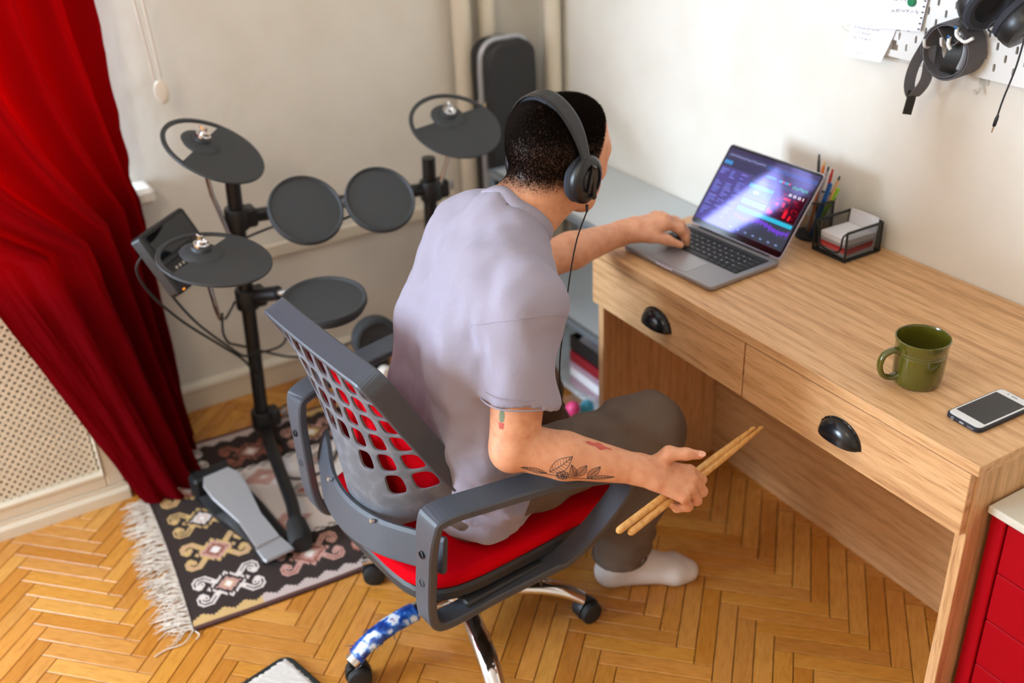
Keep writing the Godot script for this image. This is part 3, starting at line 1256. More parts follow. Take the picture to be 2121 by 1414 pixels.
func screen_picture() -> ImageTexture:
	var w := 640
	var h := 400
	var im := Image.create(w, h, false, Image.FORMAT_RGB8)
	var R := RandomNumberGenerator.new()
	R.seed = 4
	im.fill(col(38, 46, 56))
	var rect := func(x: float, y: float, a: float, b: float, c: Color) -> void:
		im.fill_rect(Rect2i(int(x * w), int(y * h), maxi(1, int(a * w)), maxi(1, int(b * h))), c)
	# title and tool bars
	rect.call(0, 0, 1, 0.05, col(16, 16, 22))
	rect.call(0.46, 0.07, 0.54, 0.045, col(24, 62, 104))
	rect.call(0, 0.12, 1, 0.12, col(20, 30, 34))
	for i in 26:
		rect.call(0.03 + i * 0.016, 0.075 + 0.01 * R.randf(), 0.009, 0.018, col(150, 160, 205))
	for i in 3:
		rect.call(0.015 + i * 0.03, 0.165, 0.022, 0.05, col(30, 150, 214))
	# side lists of files
	rect.call(0.0, 0.25, 0.36, 0.75, col(58, 54, 112))
	for c in 3:
		for i in 24:
			if R.randf() < 0.78:
				rect.call(0.02 + c * 0.115, 0.28 + i * 0.028, R.randf_range(0.03, 0.095), 0.011, col(140, 140, 226).lerp(col(96, 120, 200), R.randf()))
	# transport lights
	for i in 9:
		rect.call(0.50 + i * 0.012, 0.185, 0.009, 0.03, [col(30, 190, 96), col(34, 150, 96)][i % 2])
	for i in 6:
		rect.call(0.64 + i * 0.022, 0.19, 0.013, 0.03, [col(40, 160, 220), col(40, 200, 190), col(230, 60, 80)][i % 3])
	for i in 10:
		rect.call(0.80 + i * 0.016, 0.20 + 0.02 * R.randf(), 0.008, 0.03, col(40, 190, 100))
	# tracks
	rect.call(0.38, 0.28, 0.27, 0.035, col(52, 66, 76))
	rect.call(0.38, 0.34, 0.27, 0.05, col(30, 150, 204))
	rect.call(0.40, 0.40, 0.25, 0.08, col(18, 92, 130))
	rect.call(0.46, 0.425, 0.05, 0.025, col(180, 222, 236))
	rect.call(0.38, 0.49, 0.27, 0.035, col(72, 86, 96))
	rect.call(0.385, 0.545, 0.26, 0.06, col(96, 206, 40))
	rect.call(0.385, 0.57, 0.26, 0.008, col(50, 130, 20))
	# stage picture in red light
	rect.call(0.65, 0.29, 0.33, 0.35, col(40, 4, 10))
	for i in 60:
		var x := R.randf_range(0.66, 0.95)
		var y := R.randf_range(0.32, 0.60)
		rect.call(x, y, R.randf_range(0.01, 0.05), R.randf_range(0.008, 0.05), col(150, 8, 22).lerp(col(60, 4, 12), R.randf()))
	for q in [[0.77, 0.37, 0.07, 0.03], [0.79, 0.43, 0.02, 0.06], [0.84, 0.52, 0.03, 0.09], [0.67, 0.58, 0.06, 0.03], [0.9, 0.56, 0.02, 0.06], [0.72, 0.46, 0.03, 0.03]]:
		rect.call(q[0], q[1], q[2], q[3], col(238, 26, 40))
	for i in 10:
		if i % 3 != 2:
			rect.call(0.80 + i * 0.016, 0.305, 0.01, 0.035, col(232, 234, 240))
	# bars and the violet wave
	rect.call(0.38, 0.655, 0.60, 0.05, col(30, 176, 208))
	rect.call(0.36, 0.715, 0.64, 0.285, col(44, 62, 74))
	var y0 := 0.77
	for i in 190:
		var u := 0.38 + 0.60 * i / 190.0
		var a := 0.012 + 0.05 * absf(sin(i * 0.21)) * R.randf()
		y0 = 0.765 + 0.02 * sin(i * 0.05)
		rect.call(u, y0 - a * 0.5, 0.0032, a * 1.6, col(120, 60, 220).lerp(col(90, 70, 190), R.randf()))
		if R.randf() < 0.05:
			rect.call(u, y0, 0.003, R.randf_range(0.05, 0.13), col(110, 80, 200))
	for i in 7:
		rect.call(0.40 + i * 0.085, 0.93, 0.025, 0.018, col(120, 150, 200))
	rect.call(0, 0.985, 1, 0.015, col(12, 12, 14))
	return ImageTexture.create_from_image(im)

func laptop() -> void:
	var at := V(1.505, 0.76, -1.730)
	var t := thing("laptop", "open grey laptop showing coloured music editing tracks on its screen", "laptop", at)
	t.rotation.y = deg_to_rad(3.5)
	var w := 0.300   # along z
	var d := 0.220   # along x
	var flat := Basis(V(0, 0, 1), V(1, 0, 0), V(0, 1, 0))   # prism x -> z, prism y -> x, prism z -> y
	var s := st()
	prism(s, round_rect(w, d, 0.011), 0.0105, Transform3D(flat, V(0, 0.0085, 0)), 0.0016, true)
	var base := obj("base", s, mats.aluminium_grey, t)
	s = st()
	for sx in [-1, 1]:
		for sz in [-1, 1]:
			lathe(s, [Vector2(0, 0.0), Vector2(0.006, 0.0), Vector2(0.007, 0.0034), Vector2(0, 0.0034)], 12, Transform3D(Basis(), V(sx * 0.09, 0.0, sz * 0.13)))
	obj("foot", s, mats.rubber_foot, base)
	s = st()
	box_at(s, V(-0.114, 0.0095, -0.028), V(-0.1085, 0.0132, 0.028), 0.0006)
	obj("thumb_notch", s, mats.aluminium_edge, base)
	s = st()
	prism(s, round_rect(0.270, 0.108, 0.004), 0.0006, Transform3D(flat, V(0.036, 0.0139, 0)), 0.0)
	var kb := obj("keyboard", s, mats.key_black, t)
	s = st()
	prism(s, round_rect(0.112, 0.072, 0.004), 0.0006, Transform3D(flat, V(-0.064, 0.0139, 0)), 0.0)
	obj("trackpad", s, mats.trackpad, t)
	# keys, row by row from the sitter's side
	var widths := [[0.0158, 0.0158, 0.0158, 0.019, 0.0945, 0.019, 0.0158, 0.0158, 0.0158, 0.0158], [0.0385, 0.0158, 0.0158, 0.0158, 0.0158, 0.0158, 0.0158, 0.0158, 0.0158, 0.0158, 0.0158, 0.0385], [0.029, 0.0158, 0.0158, 0.0158, 0.0158, 0.0158, 0.0158, 0.0158, 0.0158, 0.0158, 0.0158, 0.0158, 0.029], [0.0240, 0.0158, 0.0158, 0.0158, 0.0158, 0.0158, 0.0158, 0.0158, 0.0158, 0.0158, 0.0158, 0.0158, 0.0158, 0.0205], [0.0158, 0.0158, 0.0158, 0.0158, 0.0158, 0.0158, 0.0158, 0.0158, 0.0158, 0.0158, 0.0158, 0.0158, 0.0158, 0.0285], [0.0158, 0.0158, 0.0158, 0.0158, 0.0158, 0.0158, 0.0158, 0.0158, 0.0158, 0.0158, 0.0158, 0.0158, 0.0158, 0.0285]]
	var shapes := {}
	for r in 6:
		var total := 0.0
		for k in widths[r]:
			total += k
		var gap: float = (0.264 - total) / (widths[r].size() - 1)
		var z := -0.132
		var kd := 0.0152 if r < 5 else 0.009
		var x := -0.0105 + r * 0.0178 - (0.003 if r == 5 else 0.0)
		for k in widths[r]:
			var key := "%f_%f" % [k, kd]
			if not shapes.has(key):
				var a := st()
				box(a, V(kd, 0.0014, k), Transform3D(), 0.0005)
				shapes[key] = finish(a)
			put("key", shapes[key], mats.key_black, kb, Transform3D(Basis(), V(x, 0.0150, z + k / 2)))
			z += k + gap
	s = st()
	var R := RandomNumberGenerator.new()
	R.seed = 3
	for r in range(1, 5):
		for i in 12:
			var q := V(-0.0105 + r * 0.0178, 0.0158, -0.117 + i * 0.0197 + R.randf() * 0.003)
			box(s, V(0.0036, 0.0002, 0.0030), Transform3D(Basis(), q), 0.0)
	obj("key_legends", s, mats.key_print, kb)
	# lid, hinged at the back edge
	var hinge := V(0.1085, 0.0155, 0)
	var up := V(0.129, 0.175, 0).normalized()
	var lid := Basis(V(0, 0, 1), up, V(0, 0, 1).cross(up))     # x along the width, y up the lid, z towards the sitter
	var L := 0.218
	s = st()
	prism(s, round_rect(w, L, 0.010), 0.0055, Transform3D(lid, hinge + up * (L / 2)), 0.0014, true)
	var shell := obj("lid", s, mats.aluminium_edge, t)
	s = st()
	prism(s, round_rect(w - 0.004, L - 0.005, 0.009), 0.0008, Transform3D(lid, hinge + up * (L / 2) + lid.z * 0.0029), 0.0002, true)
	obj("bezel", s, mats.bezel, shell)
	var pm := mat("screen_display", Color(0.09, 0.08, 0.22).linear_to_srgb(), 0.05, 1.0)   # violet-tinted coating of the glass
	pm.emission_enabled = true
	pm.emission = Color.WHITE
	pm.emission_operator = BaseMaterial3D.EMISSION_OP_MULTIPLY
	pm.emission_texture = screen_picture()
	pm.emission_energy_multiplier = 2.5
	s = st()
	var c := hinge + up * (L * 0.515) + lid.z * 0.0036
	s.set_smooth_group(FLAT)
	var hw := w / 2 - 0.007
	var hh := L / 2 - 0.012
	# u runs from the sitter's left (-z) to right, v down the screen
	for q in [[-1, 1, 0, 0], [1, 1, 1, 0], [1, -1, 1, 1], [-1, 1, 0, 0], [1, -1, 1, 1], [-1, -1, 0, 1]]:
		s.set_uv(Vector2(q[2], q[3]))
		s.add_vertex(c + lid.x * hw * q[0] + lid.y * hh * q[1])
	obj("screen", s, pm, shell)
	s = st()
	tube(s, [hinge + V(-0.002, -0.003, -0.115), hinge + V(-0.002, -0.003, 0.115)], 0.0042, 12)
	obj("hinge", s, mats.key_black, t)

func wire_panel(s: SurfaceTool, a: Vector3, ux: Vector3, uy: Vector3, pitch := 0.0034) -> void:
	var nx := int(ux.length() / pitch)
	var ny := int(uy.length() / pitch)
	for i in nx + 1:
		tube(s, [a + ux * (float(i) / nx), a + ux * (float(i) / nx) + uy], 0.00045, 4, false)
	for i in ny + 1:
		tube(s, [a + uy * (float(i) / ny), a + uy * (float(i) / ny) + ux], 0.00045, 4, false)

func memo_tray() -> void:
	var o := V(1.808, 0.76, -1.563)
	var t := thing("memo_tray", "black wire mesh note tray beside the laptop", "desk tray", o)
	var x0 := -0.056
	var x1 := 0.058
	var z0 := -0.050
	var z1 := 0.049
	var h := 0.074
	var s := st()
	var B := [V(x0, 0.003, z0), V(x1, 0.003, z0), V(x1, 0.003, z1), V(x0, 0.003, z1)]
	var T := [V(x0, h, z0), V(x1, h, z0), V(x1, h, z1), V(x0, h, z1)]
	for i in 4:
		tube(s, [B[i], B[(i + 1) % 4]], 0.003, 8)
		tube(s, [B[i], T[i]], 0.003, 8)
	for i in 3:
		tube(s, [T[i], T[i + 1]], 0.003, 8)
	# low dip of the open front
	tube(s, spline([T[0], V(x0, h * 0.8, z0 + 0.012), V(x0, 0.02, z0 + 0.022), V(x0, 0.02, z1 - 0.022), V(x0, h * 0.8, z1 - 0.012), T[3]], 6), 0.0022, 8)
	obj("rim", s, mats.wire_black, t)
	for q in [[B[0], V(x1 - x0, 0, 0), V(0, h, 0)], [B[3], V(x1 - x0, 0, 0), V(0, h, 0)], [B[1], V(0, 0, z1 - z0), V(0, h, 0)], [B[0], V(x1 - x0, 0, 0), V(0, 0, z1 - z0)], [B[0], V(0, 0, z1 - z0), V(0, 0.018, 0)]]:
		s = st()
		wire_panel(s, q[0], q[1], q[2])
		obj("mesh_panel", s, mats.wire_black, t)
	# slips of paper inside, one pad per colour, and a sheet against the back
	var y := 0.7642
	for q in [["paper_white", 0.009, 0.0, "white note pad at the bottom of the wire tray"], ["paper_pink", 0.008, 0.03, "pink note pad low in the wire tray"], ["paper_red", 0.007, -0.02, "red note pad in the middle of the wire tray"], ["paper_grey", 0.008, 0.02, "grey note pad near the top of the wire tray"], ["paper_white", 0.014, -0.03, "thick white note pad on top in the wire tray"]]:
		s = st()
		box(s, V(0.088, q[1] - 0.0004, 0.082), Transform3D(Basis(V(0, 1, 0), q[2]), V(0, q[1] / 2, 0)), 0.0006)
		var n := obj("note_pad", s, mats[q[0]], null, Transform3D(Basis(), V(o.x, y, o.z)))
		tag(n, q[3], "note pad", "note pads in the wire tray")
		y += q[1]
	s = st()
	box(s, V(0.0012, 0.082, 0.085), Transform3D(Basis(V(0, 0, 1), -0.10), V(0.048, 0.043, 0.0)), 0.0003)
	box(s, V(0.0012, 0.070, 0.085), Transform3D(Basis(V(0, 0, 1), -0.12), V(0.0455, 0.037, 0.002)), 0.0003)
	var sh := obj("note_sheet", s, mats.paper_white, null, Transform3D(Basis(), o))
	tag(sh, "white sheets standing against the back of the wire tray", "paper")

func pen_pot() -> void:
	var o := V(1.812, 0.76, -1.672)
	var t := thing("pen_pot", "black wire mesh pen pot behind the laptop screen", "pen holder", o)
	var r := 0.042
	var h := 0.10
	var s := st()
	for y in [0.003, h]:
		var pts := []
		for i in 33:
			pts.append(V(cos(TAU * i / 32) * r, y, sin(TAU * i / 32) * r))
		tube(s, pts, 0.0028, 8)
	lathe(s, [Vector2(0, 0.002), Vector2(r, 0.002), Vector2(r, 0.004), Vector2(0, 0.004)], 32)
	obj("rim", s, mats.wire_black, t)
	s = st()
	for i in 76:
		var a := TAU * i / 76
		tube(s, [V(cos(a) * r, 0, sin(a) * r), V(cos(a) * r, h, sin(a) * r)], 0.0005, 4, false)
	for j in 29:
		var pts := []
		for i in 25:
			pts.append(V(cos(TAU * i / 24) * r, h * j / 29.0, sin(TAU * i / 24) * r))
		tube(s, pts, 0.0005, 4, false)
	obj("mesh_wall", s, mats.wire_black, t)
	var pens := [
		["pencil", "natural wood pencil with a black end in the pen pot", V(0.02, 0.006, -0.008), V(-0.004, 0.172, 0.066), 0.0037, "pencil_wood", "graphite"],
		["felt_pen", "blue felt pen in the wire pen pot", V(-0.012, 0.006, 0.004), V(-0.008, 0.150, 0.045), 0.0058, "pencil_blue", "pencil_blue"],
		["felt_pen", "lime green felt pen in the wire pen pot", V(0.012, 0.006, -0.012), V(0.010, 0.136, 0.054), 0.0058, "pencil_green", "pencil_green"],
		["pencil", "dark grey pencil leaning left in the pen pot", V(0.01, 0.006, 0.0), V(0.018, 0.196, -0.024), 0.0036, "graphite", "graphite"],
		["pencil", "orange pencil upright in the pen pot", V(-0.002, 0.006, -0.012), V(0.014, 0.186, -0.001), 0.0037, "pencil_orange", "pencil_wood"],
		["pencil", "white pencil beside the orange one in the pen pot", V(0.0, 0.006, -0.022), V(0.016, 0.176, 0.012), 0.0034, "paper_grey", "graphite"],
		["pencil", "red pencil at the back of the pen pot", V(0.02, 0.006, -0.01), V(0.006, 0.178, 0.034), 0.0035, "pencil_red", "pencil_red"],
	]
	for q in pens:
		var n := thing(q[0], q[1], "pencil" if q[0] == "pencil" else "pen", o + q[2], "pens in the wire pot")
		var d: Vector3 = q[3] - q[2]
		var b := basis_y(d)
		var L := d.length()
		s = st()
		lathe(s, [Vector2(0, 0), Vector2(q[4], 0), Vector2(q[4], L - 0.016), Vector2(0.0014 if q[0] == "pencil" else q[4] * 0.9, L - 0.003)], 8, Transform3D(b, Vector3.ZERO))
		obj("shaft", s, mats[q[5]], n)
		s = st()
		lathe(s, [Vector2(q[4] * 0.75, L - 0.012), Vector2(q[4] * 0.7, L - 0.002), Vector2(q[4] * 0.35, L + 0.001), Vector2(0, L + 0.001)], 8, Transform3D(b, Vector3.ZERO))
		obj("tip", s, mats[q[6]], n)

func mug() -> void:
	var t := thing("mug", "olive green glazed mug standing near the phone", "mug", V(1.472, 0.76, -1.069))
	var s := st()
	lathe(s, [Vector2(0, 0.001), Vector2(0.036, 0.001), Vector2(0.038, 0.0), Vector2(0.0405, 0.0015), Vector2(0.0435, 0.008), Vector2(0.0452, 0.02), Vector2(0.0462, 0.045), Vector2(0.0465, 0.0655), Vector2(0.0456, 0.0665), Vector2(0.0465, 0.0675), Vector2(0.0467, 0.0715), Vector2(0.0458, 0.0725), Vector2(0.0467, 0.0735), Vector2(0.0476, 0.087), Vector2(0.0492, 0.0925), Vector2(0.0494, 0.0945), Vector2(0.0485, 0.0955), Vector2(0.0468, 0.0950), Vector2(0.0458, 0.0925), Vector2(0.0442, 0.08), Vector2(0.0430, 0.03), Vector2(0.040, 0.011), Vector2(0.034, 0.007), Vector2(0, 0.006)], 64)
	obj("body", s, mats.mug_glaze, t)
	var e := V(-0.86, 0, -0.16).normalized()
	e = V(-0.80, 0, -0.30).normalized()
	s = st()
	var path := spline([e * 0.044 + V(0, 0.072, 0), e * 0.058 + V(0, 0.0745, 0), e * 0.074 + V(0, 0.066, 0), e * 0.079 + V(0, 0.046, 0), e * 0.072 + V(0, 0.026, 0), e * 0.057 + V(0, 0.018, 0), e * 0.042 + V(0, 0.020, 0)], 6)
	var prof := PackedVector2Array()
	for i in 12:
		prof.append(Vector2(cos(TAU * i / 12) * 0.0078, sin(TAU * i / 12) * 0.0052))
	var sc := []
	for i in path.size():
		var q := absf(i / float(path.size() - 1) - 0.5) * 2
		sc.append(Vector2.ONE * lerpf(1.0, 1.35, pow(q, 6)))
	sweep(s, path, [e.cross(Vector3.UP)], prof, sc)
	obj("handle", s, mats.mug_glaze, t)
	s = st()
	lathe(s, [Vector2(0, 0.046), Vector2(0.0434, 0.046)], 40)
	obj("coffee", s, mats.coffee, t)

func phone() -> void:
	var t := thing("smartphone", "white smartphone in a dark navy case near the desk corner", "phone", V(1.492, 0.76, -0.9245))
	t.rotation.y = deg_to_rad(-1.5)
	var flat := Basis(V(1, 0, 0), V(0, 0, -1), V(0, 1, 0))
	var s := st()
	prism(s, round_rect(0.147, 0.0725, 0.0115), 0.0092, Transform3D(flat, V(0, 0.0047, 0)), 0.0016, true)
	obj("case", s, mats.phone_case, t)
	s = st()
	prism(s, round_rect(0.1405, 0.0665, 0.0095), 0.0014, Transform3D(flat, V(0, 0.0094, 0)), 0.0004, true)
	var f := obj("front_glass", s, mats.phone_white, t)
	s = st()
	prism(s, round_rect(0.105, 0.0600, 0.0008, 1), 0.0003, Transform3D(flat, V(0.0, 0.01015, 0)), 0.0)
	obj("screen", s, mats.phone_screen, f)
	s = st()
	box(s, V(0.0016, 0.0004, 0.012), Transform3D(Basis(), V(0.0625, 0.0101, 0)), 0.0)
	lathe(s, [Vector2(0.0013, 0.0101), Vector2(0.0013, 0.0104), Vector2(0, 0.0104)], 12, Transform3D(Basis(), V(0.0625, 0, -0.013)))
	obj("earpiece", s, mats.graphite, f)
	s = st()
	box(s, V(0.002, 0.0036, 0.0095), Transform3D(Basis(), V(-0.0733, 0.0048, 0.000)), 0.0008)
	obj("charging_port", s, mats.silver_paint, t)
	s = st()
	var ring := []
	for i in 17:
		ring.append(V(-0.0737, 0.0048 + sin(TAU * i / 16) * 0.0025, -0.0195 + cos(TAU * i / 16) * 0.0025))
	tube(s, ring, 0.0006, 6)
	obj("audio_jack", s, mats.silver_paint, t)
	s = st()
	for i in 5:
		box(s, V(0.0012, 0.0026, 0.0014), Transform3D(Basis(), V(-0.0735, 0.0046, 0.013 + i * 0.0027)), 0.0003)
	obj("speaker_slots", s, mats.silver_paint, t)

# ---------------------------------------------------------------- electronic drum kit
func cymbal_pad(kit: Node3D, c: Vector3, n: Vector3, e: Vector3, label: String) -> MeshInstance3D:
	n = n.normalized()
	e = (e - n * e.dot(n)).normalized()
	var b := Basis(e, n, e.cross(n))          # x towards the cut-out, y up
	var R := 0.132
	var e0 := 0.034
	var rb := 0.046
	var bx := 0.036
	# outline of the playing surface: long arc, then the chord with the bell bulging past it
	var poly := PackedVector2Array()
	var a0 := acos(e0 / R)
	for i in 49:
		var a := a0 + (TAU - 2 * a0) * i / 48
		poly.append(Vector2(cos(a), sin(a)) * R)
	var yb := sqrt(rb * rb - (e0 - bx) * (e0 - bx))
	var start := atan2(-yb, e0 - bx)
	var end := atan2(yb, e0 - bx)
	for i in 17:
		var a := lerpf(start, end, i / 16.0)
		poly.append(Vector2(bx, 0) + Vector2(cos(a), sin(a)) * rb)
	var flat := Basis(b.x, b.z, b.y)
	var s := st()
	prism(s, poly, 0.007, Transform3D(flat, Vector3.ZERO), 0.0018)
	var o := obj("cymbal_pad", s, mats.drum_rubber, kit, Transform3D(Basis(), c))
	o.set_meta("label", label)
	s = st()
	var pts := []
	var sides := []
	for i in 25:
		var a := -a0 * 1.02 + 2.04 * a0 * i / 24
		var d := b.x * cos(a) + b.z * sin(a)
		pts.append(d * (R - 0.0065))
		sides.append(d)
	sweep(s, pts, sides, PackedVector2Array([Vector2(-0.0055, -0.0025), Vector2(0.0055, -0.0025), Vector2(0.0065, 0), Vector2(0.0055, 0.0035), Vector2(-0.0055, 0.0035)]), [], false, FLAT)
	obj("open_rim", s, mats.drum_rubber, o)
	s = st()
	lathe(s, [Vector2(0.050, 0.003), Vector2(0.047, 0.0075), Vector2(0.034, 0.012), Vector2(0.024, 0.014), Vector2(0.022, 0.022), Vector2(0, 0.022)], 32, Transform3D(b, b.x * bx))
	obj("bell", s, mats.drum_rubber, o)
	s = st()
	lathe(s, [Vector2(0.019, 0.022), Vector2(0.019, 0.029), Vector2(0.012, 0.030), Vector2(0.011, 0.036), Vector2(0.0045, 0.037), Vector2(0.0045, 0.048), Vector2(0, 0.049)], 20, Transform3D(b, b.x * bx))
	box(s, V(0.034, 0.010, 0.004), Transform3D(b * Basis(V(0, 0, 1), 0.35), b.x * bx + b.y * 0.040), 0.002)
	obj("wing_nut", s, mats.chrome, o)
	return o

func round_pad(kit: Node3D, nm: String, c: Vector3, n: Vector3, r: float, th: float, label: String) -> void:
	var b := basis_y(n)
	var s := st()
	lathe(s, [Vector2(0, -th), Vector2(r * 0.75, -th), Vector2(r * 0.93, -th * 0.8), Vector2(r, -th * 0.35), Vector2(r * 1.0, -0.004), Vector2(r * 0.985, 0.002), Vector2(r * 0.955, 0.0035), Vector2(r * 0.925, 0.0015), Vector2(r * 0.90, -0.0025), Vector2(r * 0.6, -0.0015), Vector2(0, -0.001)], 56, Transform3D(b, Vector3.ZERO))
	var o := obj(nm, s, mats.drum_rubber, kit, Transform3D(Basis(), c))
	o.set_meta("label", label)
	s = st()
	lathe(s, [Vector2(0, -th), Vector2(0.03, -th), Vector2(0.028, -th - 0.03), Vector2(0, -th - 0.03)], 20, Transform3D(b, Vector3.ZERO))
	obj("mount", s, mats.plastic_black, o)

func clamp_at(kit: Node3D, p: Vector3, d: Vector3) -> void:
	var s := st()
	var b := basis_y(d)
	lathe(s, [Vector2(0, -0.03), Vector2(0.031, -0.03), Vector2(0.033, -0.026), Vector2(0.033, 0.026), Vector2(0.031, 0.03), Vector2(0, 0.03)], 20, Transform3D(b, p))
	box(s, V(0.035, 0.055, 0.05), Transform3D(b, p + b.x * 0.035), 0.006)
	var o := obj("clamp", s, mats.plastic_black, kit)
	s = st()
	tube(s, [p + b.x * 0.04, p + b.x * 0.07 + V(0, 0.004, 0)], 0.004, 8)
	box(s, V(0.012, 0.03, 0.006), Transform3D(b, p + b.x * 0.072), 0.003)
	obj("wing_bolt", s, mats.steel_satin, o)

func drum_kit() -> void:
	var kit := thing("electronic_drum_kit", "black electronic drum kit with round pads on a tubular rack", "drum kit", Vector3.ZERO)
	# rack
	var P0 := V(0.657, 0.03, -2.72)
	var P1 := V(0.692, 0.90, -2.69)
	var up := (P1 - P0).normalized()
	var pole := func(y: float) -> Vector3: return P0 + up * ((y - P0.y) / up.y)
	var s := st()
	tube(s, [P0, P1], 0.0205, 18)
	obj("upright", s, mats.rack_black, kit)
	var Q0 := V(1.245, 0.03, -2.70)
	var Q1 := V(1.268, 0.80, -2.675)
	s = st()
	tube(s, [Q0, Q1], 0.0205, 18)
	obj("upright", s, mats.rack_black, kit)
	var Y0: Vector3 = pole.call(0.745)
	var Y1 := V(1.268, 0.705, -2.675)
	s = st()
	tube(s, [Y0, Y1], 0.0195, 18)
	obj("cross_bar", s, mats.rack_black, kit)
	s = st()
	tube(s, [pole.call(0.06), V(0.60, 0.045, -2.32), V(0.578, 0.04, -2.225)], 0.0185, 16)
	obj("floor_leg", s, mats.rack_black, kit)
	s = st()
	tube(s, [V(0.582, 0.037, -2.245), V(0.571, 0.0345, -2.19), V(0.563, 0.032, -2.155)], [0.027, 0.033, 0.028], 16)
	obj("rubber_foot", s, mats.rubber_foot, kit)
	s = st()
	tube(s, [V(1.245, 0.05, -2.70), V(1.21, 0.045, -2.30)], 0.0185, 16)
	obj("floor_leg", s, mats.rack_black, kit)
	s = st()
	tube(s, [V(1.213, 0.037, -2.33), V(1.205, 0.0345, -2.26), V(1.202, 0.032, -2.22)], [0.027, 0.033, 0.028], 16)
	obj("rubber_foot", s, mats.rubber_foot, kit)
	clamp_at(kit, pole.call(0.745), up)
	clamp_at(kit, pole.call(0.50), up)
	clamp_at(kit, pole.call(0.09), up)
	clamp_at(kit, V(1.267, 0.70, -2.675), V(0, 1, 0))
	# pads
	cymbal_pad(kit, V(0.625, 0.983, -2.568), V(0.367, 0.86, 0.354), V(-0.78, 0, -0.63), "black cymbal pad high on the left of the rack")
	cymbal_pad(kit, V(0.512, 0.822, -2.281), V(0.164, 0.976, 0.14), V(-0.66, 0, -0.75), "black cymbal pad low over the sound module")
	cymbal_pad(kit, V(1.309, 0.914, -2.569), V(0.025, 0.889, 0.458), V(-0.16, 0, -0.98), "black cymbal pad in front of the guitar case")
	round_pad(kit, "tom_pad", V(0.796, 0.831, -2.427), V(0.007, 0.72, 0.694), 0.097, 0.034, "left round tom pad tilted to the player")
	round_pad(kit, "tom_pad", V(0.987, 0.825, -2.394), V(-0.069, 0.712, 0.699), 0.093, 0.034, "right round tom pad tilted to the player")
	round_pad(kit, "snare_pad", V(0.723, 0.700, -2.174), V(-0.022, 0.985, 0.10), 0.104, 0.03, "flat round snare pad below the toms")
	# arms that carry them
	s = st()
	tube(s, spline([Y0.lerp(Y1, 0.2), V(0.80, 0.76, -2.60), V(0.796, 0.80, -2.46)], 6), 0.012, 10)
	obj("tom_arm", s, mats.steel_satin, kit)
	s = st()
	tube(s, spline([Y0.lerp(Y1, 0.52), V(0.99, 0.75, -2.58), V(0.988, 0.80, -2.43)], 6), 0.012, 10)
	obj("tom_arm", s, mats.steel_satin, kit)
	s = st()
	tube(s, [pole.call(0.505), V(0.745, 0.53, -2.62)], 0.021, 16)
	obj("snare_tube", s, mats.plastic_black, kit)
	s = st()
	tube(s, spline([V(0.735, 0.527, -2.63), V(0.80, 0.545, -2.55), V(0.78, 0.57, -2.30), V(0.728, 0.67, -2.178)], 8), 0.0095, 10)
	obj("snare_arm", s, mats.steel_satin, kit)
	s = st()
	tube(s, [V(0.655, 0.70, -2.675), V(0.615, 0.85, -2.63), V(0.597, 0.985, -2.592)], 0.0062, 10)
	obj("cymbal_rod", s, mats.chrome, kit)
	s = st()
	tube(s, spline([V(0.635, 0.50, -2.70), V(0.575, 0.505, -2.60), V(0.535, 0.60, -2.47), V(0.49, 0.815, -2.31)], 6), 0.0062, 10)
	obj("cymbal_rod", s, mats.chrome, kit)
	s = st()
	tube(s, [V(1.285, 0.70, -2.66), V(1.315, 0.80, -2.64), V(1.305, 0.92, -2.60)], 0.0062, 10)
	obj("cymbal_rod", s, mats.chrome, kit)
	# sound module
	var tl := V(0.384, 0.848, -2.462)
	var ex := V(0.145, 0.0, -0.14)
	var ey := V(0.059, -0.148, 0.06)
	var b := frame_of(ex, -ey)
	var c := tl + ex * 0.5 + ey * 0.5
	var w := ex.length()
	var h := ey.length()
	s = st()
	prism(s, round_rect(w, h, 0.012), 0.036, Transform3D(b, c - b.z * 0.018), 0.005, true)
	var mod := obj("sound_module", s, mats.plastic_black, kit)
	s = st()
	prism(s, round_rect(w * 0.84, h * 0.40, 0.006), 0.004, Transform3D(b, c + b.y * h * 0.24), 0.001, true)
	obj("display_panel", s, mats.phone_screen, mod)
	s = st()
	box(s, V(w * 0.96, 0.010, 0.014), Transform3D(b, c - b.y * h * 0.02 + b.z * 0.004), 0.003)
	obj("ridge", s, mats.plastic_black, mod)
	for j in 2:
		for i in (7 if j == 0 else 3):
			s = st()
			box(s, V(0.0062, 0.0075, 0.004), Transform3D(b, c + b.x * (-0.055 + i * 0.0155) - b.y * (h * 0.16 + j * 0.028) + b.z * 0.001), 0.001)
			obj("button", s, mats.button_pale, mod)
	s = st()
	box(s, V(0.008, 0.004, 0.003), Transform3D(b, c - b.x * w * 0.40 - b.y * h * 0.46 + b.z * 0.001), 0.001)
	obj("power_led", s, mats.led_amber, mod)
	s = st()
	tube(s, [c - b.z * 0.03, V(0.58, 0.70, -2.63), pole.call(0.66)], 0.010, 10)
	obj("module_arm", s, mats.rack_black, kit)
